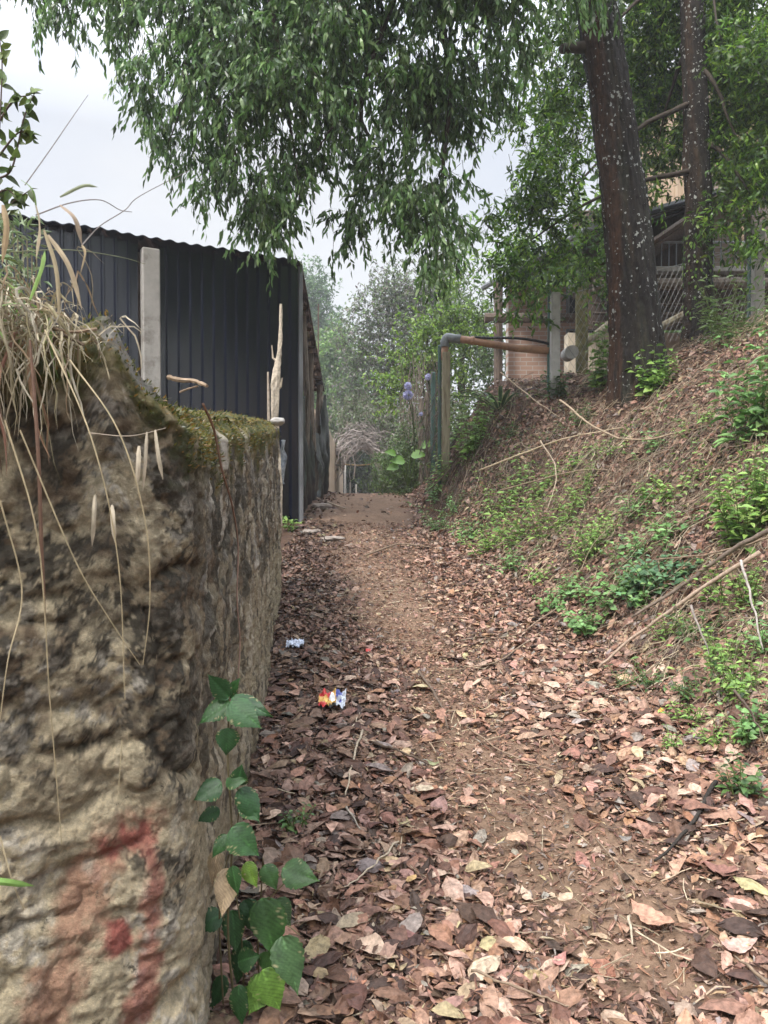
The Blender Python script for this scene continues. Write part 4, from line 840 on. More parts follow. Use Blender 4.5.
def lay(n, xr, yr, sz, wr, temps, dens, lift, tilt=.22, pw=1.0, prow=None):
    x, y = scatter(n, xr, yr, dens, pw); g_ = gnormal(x, y)
    for k, T in enumerate(temps):
        s_ = slice(k, None, len(temps)); m = len(x[s_]); Nn = unit(g_[s_] + rng.normal(0, tilt, (m, 3)))
        D_ = np.cross(Nn, rand_dirs(m)); L_ = rng.uniform(*sz, m); up_ = rng.uniform(*lift, m) * (1 - .8 * bare(x[s_], y[s_]))
        P = np.stack([x[s_], y[s_], height(x[s_], y[s_]) + up_ + .004], -1)
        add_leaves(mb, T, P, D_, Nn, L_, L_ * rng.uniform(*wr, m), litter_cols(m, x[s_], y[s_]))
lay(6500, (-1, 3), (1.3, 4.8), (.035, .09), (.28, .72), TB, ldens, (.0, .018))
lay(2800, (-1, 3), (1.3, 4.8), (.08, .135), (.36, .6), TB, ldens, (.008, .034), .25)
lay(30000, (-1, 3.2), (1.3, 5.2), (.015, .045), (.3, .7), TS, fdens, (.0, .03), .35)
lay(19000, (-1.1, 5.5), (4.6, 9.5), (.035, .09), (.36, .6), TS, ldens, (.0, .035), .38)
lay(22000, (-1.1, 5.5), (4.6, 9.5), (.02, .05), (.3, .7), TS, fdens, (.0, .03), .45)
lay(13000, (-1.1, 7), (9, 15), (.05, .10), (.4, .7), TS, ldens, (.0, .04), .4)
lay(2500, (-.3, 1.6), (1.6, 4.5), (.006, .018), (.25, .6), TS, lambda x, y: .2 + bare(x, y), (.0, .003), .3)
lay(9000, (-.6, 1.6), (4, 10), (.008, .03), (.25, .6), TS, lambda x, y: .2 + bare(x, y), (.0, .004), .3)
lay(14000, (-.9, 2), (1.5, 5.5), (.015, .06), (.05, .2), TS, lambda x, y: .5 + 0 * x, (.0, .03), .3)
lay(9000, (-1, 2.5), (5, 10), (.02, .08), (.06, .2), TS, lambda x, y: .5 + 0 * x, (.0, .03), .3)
tag(mb.build('leaf_litter', M['litter']), 'layer of dry reddish brown fallen leaves over path and bank', 'leaf litter', None, 'stuff')

# leaves one can single out
GL = 'fallen leaves lying on the path'
def leaf_obj(px, py, Lm, Wm, ang, col, label, tmpl, lift=.03, tilt=(0, 0), name='fallen_leaf'):
    p = hit(px, py); n_ = gnormal(p[0], p[1]); n_ = unit(n_ + np.array([tilt[0], tilt[1], 0])); d = np.array([math.cos(ang), math.sin(ang), 0])
    q = MB(); Tv, Tf = tmpl; d = unit(d - n_ * (d @ n_)); add_leaves(q, tmpl, [p + n_ * lift], [d], [n_], Lm, Wm, [col])
    s_ = q; e_ = s_.build(name, M['litter'], smooth=True); return tag(e_, label, 'leaf', GL)
TH = [litter_template(k, 10) for k in (21, 22, 23, 24, 25, 26)]
for a_ in [
    (517, 851, .085, .075, .3, (.42, .27, .18), 'round tan leaf alone on the bare dirt of the path', 0),
    (653, 926, .15, .075, 2.2, (.44, .25, .17), 'largest pointed pinkish leaf, lower right beside the bare dirt', 1),
    (356, 938, .10, .075, 1.0, (.28, .15, .10), 'curled brown leaf near the foot of the wall plant', 2),
    (424, 800, .10, .06, .1, (.47, .38, .27), 'pale crumpled leaf on the left side of the bare dirt', 3),
    (366, 797, .07, .05, .2, (.46, .22, .13), 'orange brown leaf beside the crossing twigs', 4),
    (341, 1000, .13, .04, .15, (.40, .19, .12), 'long reddish leaf at the bottom edge near wall plant', 5),
    (725, 828, .15, .06, .1, (.33, .19, .13), 'broad dull brown leaf right of the black stick', 0),
    (738, 958, .12, .06, .3, (.50, .33, .27), 'pale pink leaf at the bottom right corner', 1),
    (660, 720, .07, .045, 1.1, (.60, .27, .05), 'bright orange leaf at the foot of the bank', 4),
    (575, 660, .09, .05, .1, (.46, .28, .20), 'flat pinkish leaf at the bank foot, middle right', 0),
    (590, 778, .06, .05, 1.7, (.30, .22, .16), 'brown leaf standing at the upper right of bare dirt', 2),
    (567, 912, .06, .045, .6, (.50, .37, .26), 'small pale leaf on dirt below the round tan leaf', 3),
    (720, 880, .11, .07, 2.4, (.26, .13, .10), 'dark reddish leaf under the broad dull brown leaf', 5),
    (560, 975, .07, .035, .9, (.42, .20, .17), 'pinkish purple leaf at the bottom centre', 1),
    (412, 893, .05, .03, .9, (.46, .30, .13), 'small yellowish leaf left of the round tan leaf', 3),
    (432, 771, .06, .03, 2.9, (.22, .23, .12), 'olive green leaf above the pale crumpled leaf', 2),
    (625, 850, .045, .035, .2, (.20, .18, .16), 'small grey leaf on the right of the bare dirt', 4)]:
    leaf_obj(a_[0], a_[1], a_[2], a_[3], a_[4], a_[5], a_[6], TH[a_[7]], .05)
# 230 more, sharing a label where nothing tells them apart
protos = []; psz = []
for k in range(36):
    q = MB(); L_ = rng.uniform(.075, .125); add_leaves(q, litter_template(300 + k, 8), [(0, 0, 0)], [(1, 0, 0)], [(0, 0, 1)], L_, L_ * rng.uniform(.38, .58), [(1, 1, 1)])
    protos.append(q); psz.append(L_)
cls = [('pinkish brown', (.41, .255, .19)), ('dark brown', (.15, .082, .06)), ('reddish brown', (.30, .16, .11)), ('pale tan', (.47, .34, .25))]
pm_ = {}
LMK = [(333, 712, 'the snack wrapper'), (295, 652, 'the pale plastic wrapper'), (517, 851, 'the round tan leaf on bare dirt'), (653, 926, 'the largest pointed leaf'), (356, 938, 'the curled leaf by the wall plant'), (424, 800, 'the pale crumpled leaf'), (341, 1000, 'the long reddish leaf at bottom left'), (725, 828, 'the broad dull leaf'), (738, 958, 'the pale pink corner leaf'), (660, 720, 'the bright orange leaf'), (436, 705, 'the dark crooked stick'), (510, 765, 'the thin curved stick above bare dirt'), (688, 838, 'the black stick'), (567, 912, 'the small pale leaf on dirt'), (440, 640, 'the middle of the path'), (560, 975, 'the pinkish leaf at bottom centre'), (293, 822, 'the tiny seedling by the wall'), (590, 778, 'the leaf standing by bare dirt'), (350, 620, 'the wall end, on the path'), (500, 610, 'the bank foot, upper path'), (575, 660, 'the flat pinkish leaf'), (450, 930, 'the bottom centre of the path'), (355, 790, 'the pale stick below the wrapper'), (640, 620, 'the creeper patches')]
x, y = scatter(1200, (-.6, 2.2), (1.6, 4.6), ldens, 1.3)
ok = (np.abs(x / y) < .47) & ((pathz(y) / y) > -.63); x, y = x[ok][:240], y[ok][:240]
for i in range(len(x)):
    ci = int(rng.choice(4, p=[.35, .2, .3, .15])); pk = int(rng.integers(0, 36)); key = (ci, pk)
    zone = 'near the stone wall' if x[i] < -.05 else ('at the foot of the green bank' if x[i] > 1.0 else ('on the middle of the path'))
    near_ = 'in the foreground' if y[i] < 2.8 else 'farther up'
    damp_shade = .62 if x[i] < -.05 else 1
    if key not in pm_:
        q = protos[pk]; q2 = MB(); q2.add(q.V[0], q.F, np.clip(np.array(cls[ci][1]) * rng.uniform(.85, 1.15), 0, 1)); o = q2.build('fallen_leaf', M['litter'], smooth=True); pm_[key] = o
    else: o = pm_[key].copy(); COL.objects.link(o)
    n_ = unit(gnormal(x[i], y[i]) + rng.normal(0, .22, 3)); d = unit(np.cross(n_, rng.normal(0, 1, 3))); s_ = np.cross(n_, d)
    o.matrix_world = Matrix(((d[0], s_[0], n_[0], x[i]), (d[1], s_[1], n_[1], y[i]), (d[2], s_[2], n_[2], float(height(x[i], y[i])) + rng.uniform(.012, .04)), (0, 0, 0, 1)))
    ppx, ppy = 384 + FPX * x[i] / y[i], 490 - FPX * float(height(x[i], y[i])) / y[i]
    lm = min(LMK, key=lambda q_: math.hypot(q_[0] - ppx, (q_[1] - ppy) * 1.1)); dx_, dy_ = ppx - lm[0], ppy - lm[1]
    dr_ = ('just ' if math.hypot(dx_, dy_) < 34 else '') + (('right of' if dx_ > 0 else 'left of') if abs(dx_) > abs(dy_) else ('below' if dy_ > 0 else 'above'))
    sz_ = 'small ' if psz[pk] < .088 else ('large ' if psz[pk] > .108 else '')
    tag(o, f'{sz_}{cls[ci][0]} fallen leaf {dr_} {lm[2]}', 'leaf', GL)

# ================================================================== STICKS
def stick(pts, r_, col, label, name='stick', lift=.045, grp='sticks lying on the path', taper=.45, raw=False, fork=None):
    P = np.array([hit(*p) if len(p) == 2 else W(*p) for p in pts]); 
    if not raw: P[:, 2] += lift
    P = catmull(P, 8); P = P + np.stack([.004 * fbm(np.arange(len(P)) * .6, 0, q_, 2, int(r_ * 9e4)) for q_ in (1., 4., 7.)], -1) * 2
    q = MB(); q.tube(P, np.linspace(r_, r_ * taper, len(P)), 7, col=np.array(col), jitter=.15)
    if fork: 
        for i_, dx, dy, dz in fork: q.tube([P[i_], P[i_] + (dx * .5, dy * .5, dz * .7), P[i_] + (dx, dy, dz)], [r_ * .5, r_ * .4, r_ * .2], 5, col=np.array(col))
    return tag(q.build(name, M['twig'], smooth=True), label, 'stick', grp)
DKS = (.10, .07, .05); MDS = (.22, .16, .11); PLS = (.40, .33, .24)
for a_ in [
    ([(418, 678), (436, 705), (449, 738)], .008, (.13, .095, .07), 'dark crooked stick on the middle of the path'),
    ([(466, 736), (505, 762), (562, 786)], .005, (.24, .17, .12), 'thin curved brown stick above the bare dirt'),
    ([(372, 752), (400, 762), (430, 775)], .008, DKS, 'dark stick left of the bare dirt, near the wrapper'),
    ([(363, 740), (352, 775), (346, 808)], .006, PLS, 'pale upright looking stick below the colourful wrapper'),
    ([(352, 738), (360, 722)], .004, PLS, 'short pale twig just under the wrapper'),
    ([(345, 818), (362, 842)], .005, (.30, .26, .21), 'short grey twig above the curled brown leaf'),
    ([(398, 853), (368, 884), (345, 900)], .004, PLS, 'thin pale twig leaning towards the wall plant'),
    ([(715, 792), (690, 838), (655, 874)], .009, (.03, .025, .02), 'black stick on the right, beside broad leaves'),
    ([(600, 762), (596, 740)], .007, DKS, 'short dark stick at the upper right of bare dirt'),
    ([(540, 640), (500, 668), (468, 676)], .006, MDS, 'long thin stick across the middle of the path'),
    ([(560, 612), (520, 640), (486, 646)], .006, MDS, 'brown stick crossing the path at mid distance'),
    ([(628, 930), (634, 960)], .005, PLS, 'short pale twig left of the largest pointed leaf'),
    ([(300, 494), (345, 512)], .02, (.38, .30, .22), 'pale stick on the dirt beside the shed side'),
    ([(365, 560), (400, 548), (432, 552)], .012, MDS, 'curved stick on the upper path'),
    ([(770, 1000), (735, 975)], .006, MDS, 'brown stick at the bottom right corner'),
    ([(470, 985), (530, 1010), (570, 1022)], .004, MDS, 'thin brown stick along the bottom edge'),
    ([(595, 850), (640, 905)], .004, MDS, 'fine twig left of the black stick')]: stick(*a_)
for a_ in [
    ([(775, 528, 4.2), (735, 548, 4.4), (690, 580, 4.6), (632, 618, 4.75)], .016, (.17, .13, .10), 'thick grey brown stick lying down the bank, upper of two'),
    ([(760, 552, 4.1), (700, 590, 4.3), (640, 632, 4.45), (598, 668, 4.5)], .013, (.36, .27, .20), 'long pale brown stick lying down the bank, lower of two'),
    ([(775, 535, 4.3), (720, 552, 4.5), (655, 560, 4.8)], .008, MDS, 'thin stick lying almost level on the right bank'),
    ([(740, 560, 3.8), (752, 600, 3.7), (762, 650, 3.6)], .007, (.4, .36, .32), 'pale bent twig hanging at the right edge'),
    ([(690, 605, 4.1), (712, 660, 3.95)], .007, (.28, .24, .21), 'grey twig pointing down below the two long sticks'),
    ([(560, 400, 7.8), (600, 430, 7.3), (640, 440, 6.9), (700, 425, 6.7), (770, 395, 6.6)], .010, (.33, .25, .17), 'long arching dry stem across the upper bank'),
    ([(480, 470, 8.4), (560, 440, 7.9), (640, 425, 7.6)], .010, (.42, .33, .22), 'straw coloured stem slanting up the bank to the trunk'),
    ([(500, 490, 7.8), (590, 470, 7.3), (690, 480, 6.7), (768, 470, 6.2)], .008, MDS, 'long thin dry stem lying level on the bank'),
    ([(540, 440, 7.7), (556, 470, 7.5), (548, 510, 7.2)], .008, (.35, .28, .2), 'dry stem bending down the bank, left'),
    ([(500, 372, 8.2), (535, 400, 8.0), (560, 418, 7.9)], .007, (.30, .24, .17), 'pale twig sticking up below the concrete post'),
    ([(735, 690, 3.2), (752, 715, 3.15), (768, 745, 3.1)], .006, (.12, .09, .07), 'dark bent twig at the right edge of the bank')]:
    stick(a_[0], a_[1], a_[2], a_[3], grp='sticks lying on the bank', raw=True, taper=.5)
# tangle of fine dry stems over the bank
def brush(n, xr, yr, ln, r_, lift, cols, seed, slope=(.4, -.3), dens=None):
    r0 = np.random.default_rng(seed); q = MB(); X_ = r0.uniform(*xr, n * 3); Y_ = r0.uniform(*yr, n * 3); off = X_ - base_x(Y_)
    ok = (off > .05) & (X_ < Y_ * .56 + .3)
    if dens is not None: ok &= r0.uniform(0, 1, n * 3) < dens(X_, Y_)
    X_ = X_[ok][:n]; Y_ = Y_[ok][:n]; n = len(X_); th_ = np.where(r0.uniform(0, 1, n) < .62, r0.normal(1.75, .45, n), r0.uniform(0, 6.28, n)); Ls = r0.uniform(*ln, n); ts = np.linspace(-.5, .5, 7); cur = r0.normal(0, 2.4, n)
    hh = th_[:, None] + cur[:, None] * ts[None]; PX = X_[:, None] + np.cos(hh) * Ls[:, None] * ts; PY_ = Y_[:, None] + np.sin(hh) * Ls[:, None] * ts * .8
    PZ_ = height(PX, PY_) + r0.uniform(*lift, n)[:, None] * (1 + .8 * np.cos(ts * 3)[None] * r0.uniform(-.4, 1, n)[:, None]) + r0.normal(0, .006, PX.shape)
    for i in range(n): q.tube(np.stack([PX[i], PY_[i], PZ_[i]], -1), r0.uniform(*r_) * (1.1 - .6 * np.linspace(0, 1, 7)), 3, col=np.array(cols[r0.integers(len(cols))]) * r0.uniform(.65, 1.25), cap=False)
    return q
SC_ = [(.44, .35, .23), (.33, .25, .17), (.24, .17, .12), (.55, .46, .32), (.13, .09, .065)]
bd = lambda x, y: np.clip(.25 + 1.2 * (fbm(x * 1.4, y * 1.4, 0, 3, 140) + .35), .08, 1) * (.45 + .55 * sstep(4.5, 5.8, y))
q = brush(2300, (.6, 5.4), (4.2, 10.2), (.10, .50), (.0010, .0030), (.01, .13), SC_, 5, dens=bd)
q.build('dry_brush', M['straw']); o = bpy.data.objects['dry_brush']; tag(o, 'tangle of fine dry stems and twigs over the bank', 'brush', None, 'stuff')
for k_, (px, py, nn_, lb) in enumerate(((600, 455, 130, 'heap of dry tangled stems below the large trunk'), (668, 455, 120, 'heap of dry tangled stems right of the trunk foot'), (540, 470, 110, 'heap of dry tangled stems on the left of the bank'), (730, 470, 110, 'heap of dry tangled stems at the upper right of the bank'), (570, 520, 90, 'heap of dry stems hanging over the dark hollow of the bank'), (700, 600, 70, 'heap of dry twigs between the two long sticks'), (745, 640, 80, 'heap of pale dry twigs at the right edge of the bank'), (480, 500, 70, 'heap of dry stems above the path edge at left of the bank'))):
    p = hit(px, py); q = MB(); rb = np.random.default_rng(70 + k_)
    for i in range(nn_):
        a0 = rb.normal(3.3, .9); b0 = p + np.array([rb.normal(0, .26), rb.normal(0, .26), 0]); L_ = rb.uniform(.15, .55); t_ = np.linspace(0, 1, 6); kk = rb.normal(0, 1.2, 2)
        X2 = b0[0] + np.cos(a0 + kk[0] * t_) * L_ * t_; Y2 = b0[1] + np.sin(a0 + kk[1] * t_) * L_ * t_; Z2 = height(X2, Y2) + rb.uniform(.02, .16) * np.sin(t_ * 3.0 + .1) + rb.normal(0, .008, 6)
        q.tube(np.stack([X2, Y2, Z2], -1), rb.uniform(.0009, .0026) * (1.1 - .6 * t_), 3, col=np.array([(.46, .38, .27), (.34, .27, .19), (.24, .19, .14), (.52, .45, .34)][rb.integers(4)]) * rb.uniform(.7, 1.2), cap=False)
    tag(q.build('dry_stem_heap', M['straw']), lb, 'dry stems', 'heaps of dry stems on the bank', 'stuff')
q = brush(700, (1.2, 2.6), (2.2, 4.8), (.08, .35), (.0010, .0026), (.01, .06), SC_, 8); q2 = brush(10, (1, 2), (3, 4), (.1, .2), (.001, .002), (.01, .05), SC_, 8)
r0 = np.random.default_rng(9)
x, y = scatter(1500, (-1, 2), (1.5, 7), lambda x, y: .35 + 0 * x, .9)
for i in range(len(x)):
    a0 = r0.uniform(0, 6.28); L_ = r0.uniform(.03, .17); ts = np.linspace(-.5, .5, 4); px_ = x[i] + math.cos(a0) * L_ * ts; py_ = y[i] + math.sin(a0) * L_ * ts + r0.normal(0, .006, 4)
    q.tube(np.stack([px_, py_, height(px_, py_) + r0.uniform(.006, .035)], -1), r0.uniform(.0008, .0024), 3, col=np.array(SC_[r0.integers(5)]) * r0.uniform(.5, 1.1), cap=False)
tag(q.build('small_twigs', M['twig']), 'scattered small twigs among the fallen leaves', 'twigs', None, 'stuff')
# hanging rootlets on the cut bank
q = MB()
for k in range(170):
    x_ = r0.uniform(.85, 1.75); y_ = r0.uniform(9.3, 10.6); z_ = float(height(x_, y_)) + .05; L_ = r0.uniform(.15, .55); a_ = r0.normal(-.35, .2)
    q.tube([(x_ + a_ * t_ * L_ - .03, y_ - .12 * t_ + .02 * math.sin(5 * t_ + k), z_ - L_ * t_ * .9 + .05 * t_) for t_ in np.linspace(0, 1, 5)], r0.uniform(.003, .009), 3, col=np.array([.14, .10, .075]) * r0.uniform(.5, 1.5), cap=False)
tag(q.build('exposed_roots', M['twig']), 'dark rootlets hanging on the cut bank under the pipe', 'roots', None, 'stuff')

# ================================================================== PLANTS ON THE BANK
LGR = [(.20, .34, .07), (.27, .42, .10), (.14, .25, .055)]; BGR = [(.16, .31, .09), (.22, .39, .13), (.12, .23, .07)]; DGR = [(.07, .14, .04), (.10, .19, .05), (.05, .09, .03)]
def plant(base, label, nst=6, h=.35, spread=.25, leaf=.05, wr=.5, pairs=6, cols=LGR, tmpl=None, cat='plant', name='leafy_weed', group='green weeds on the bank', seed=1, leaners=.5, stemc=(.12, .16, .05), sr=.003, upl=.0):
    nst = int(nst * 1.55); h *= 1.4; spread *= 1.25; leaf *= 1.2
    r_ = np.random.default_rng(seed); base = np.asarray(base, float); e = empty(name, base, label, cat, group); q = MB(); ql = MB(); P = []; D_ = []; Nn = []; Ls = []
    for k in range(nst):
        a_ = r_.uniform(0, 6.28); lean = r_.uniform(.1, 1) * leaners; b0 = base + np.array([math.cos(a_), math.sin(a_), 0]) * r_.uniform(0, .4) * spread; b0[2] = float(height(b0[0], b0[1]))
        hh = h * r_.uniform(.5, 1.1); dr = np.array([math.cos(a_), math.sin(a_), 0]) * spread * lean * 1.6; t_ = np.linspace(0, 1, 6)[:, None]
        pts = b0 + dr * t_ ** 1.3 + np.array([0, 0, hh]) * (t_ - .25 * lean * t_ ** 2) + r_.normal(0, .006, (6, 3)) * t_; q.tube(pts, sr * (1.15 - .7 * t_[:, 0]), 4, col=np.array(stemc))
        for j in range(pairs):
            u = (j + 1.2) / (pairs + .2); pp = np.array([np.interp(u, t_[:, 0], pts[:, i]) for i in range(3)]); ph = a_ + j * 1.57 + r_.normal(0, .25)
            for s_ in (0, math.pi):
                dd = np.array([math.cos(ph + s_), math.sin(ph + s_), r_.uniform(-.25, .35) + upl]); P.append(pp); D_.append(dd); Nn.append(np.array([0, -.25, 1.]) + r_.normal(0, .25, 3)); Ls.append(leaf * r_.uniform(.6, 1.15) * (1.1 - .45 * u))
    P = np.array(P); Ls = np.array(Ls); D_ = unit(np.array(D_)); pet = P + D_ * (Ls * .22)[:, None]
    add_leaves(ql, tmpl or LT_BROAD, pet, D_, np.array(Nn), Ls, Ls * wr, palette(cols, len(P), .15))
    q.build('stems', M['stem'], e); ql.build('foliage', M['bigleaf'], e, smooth=True); return e
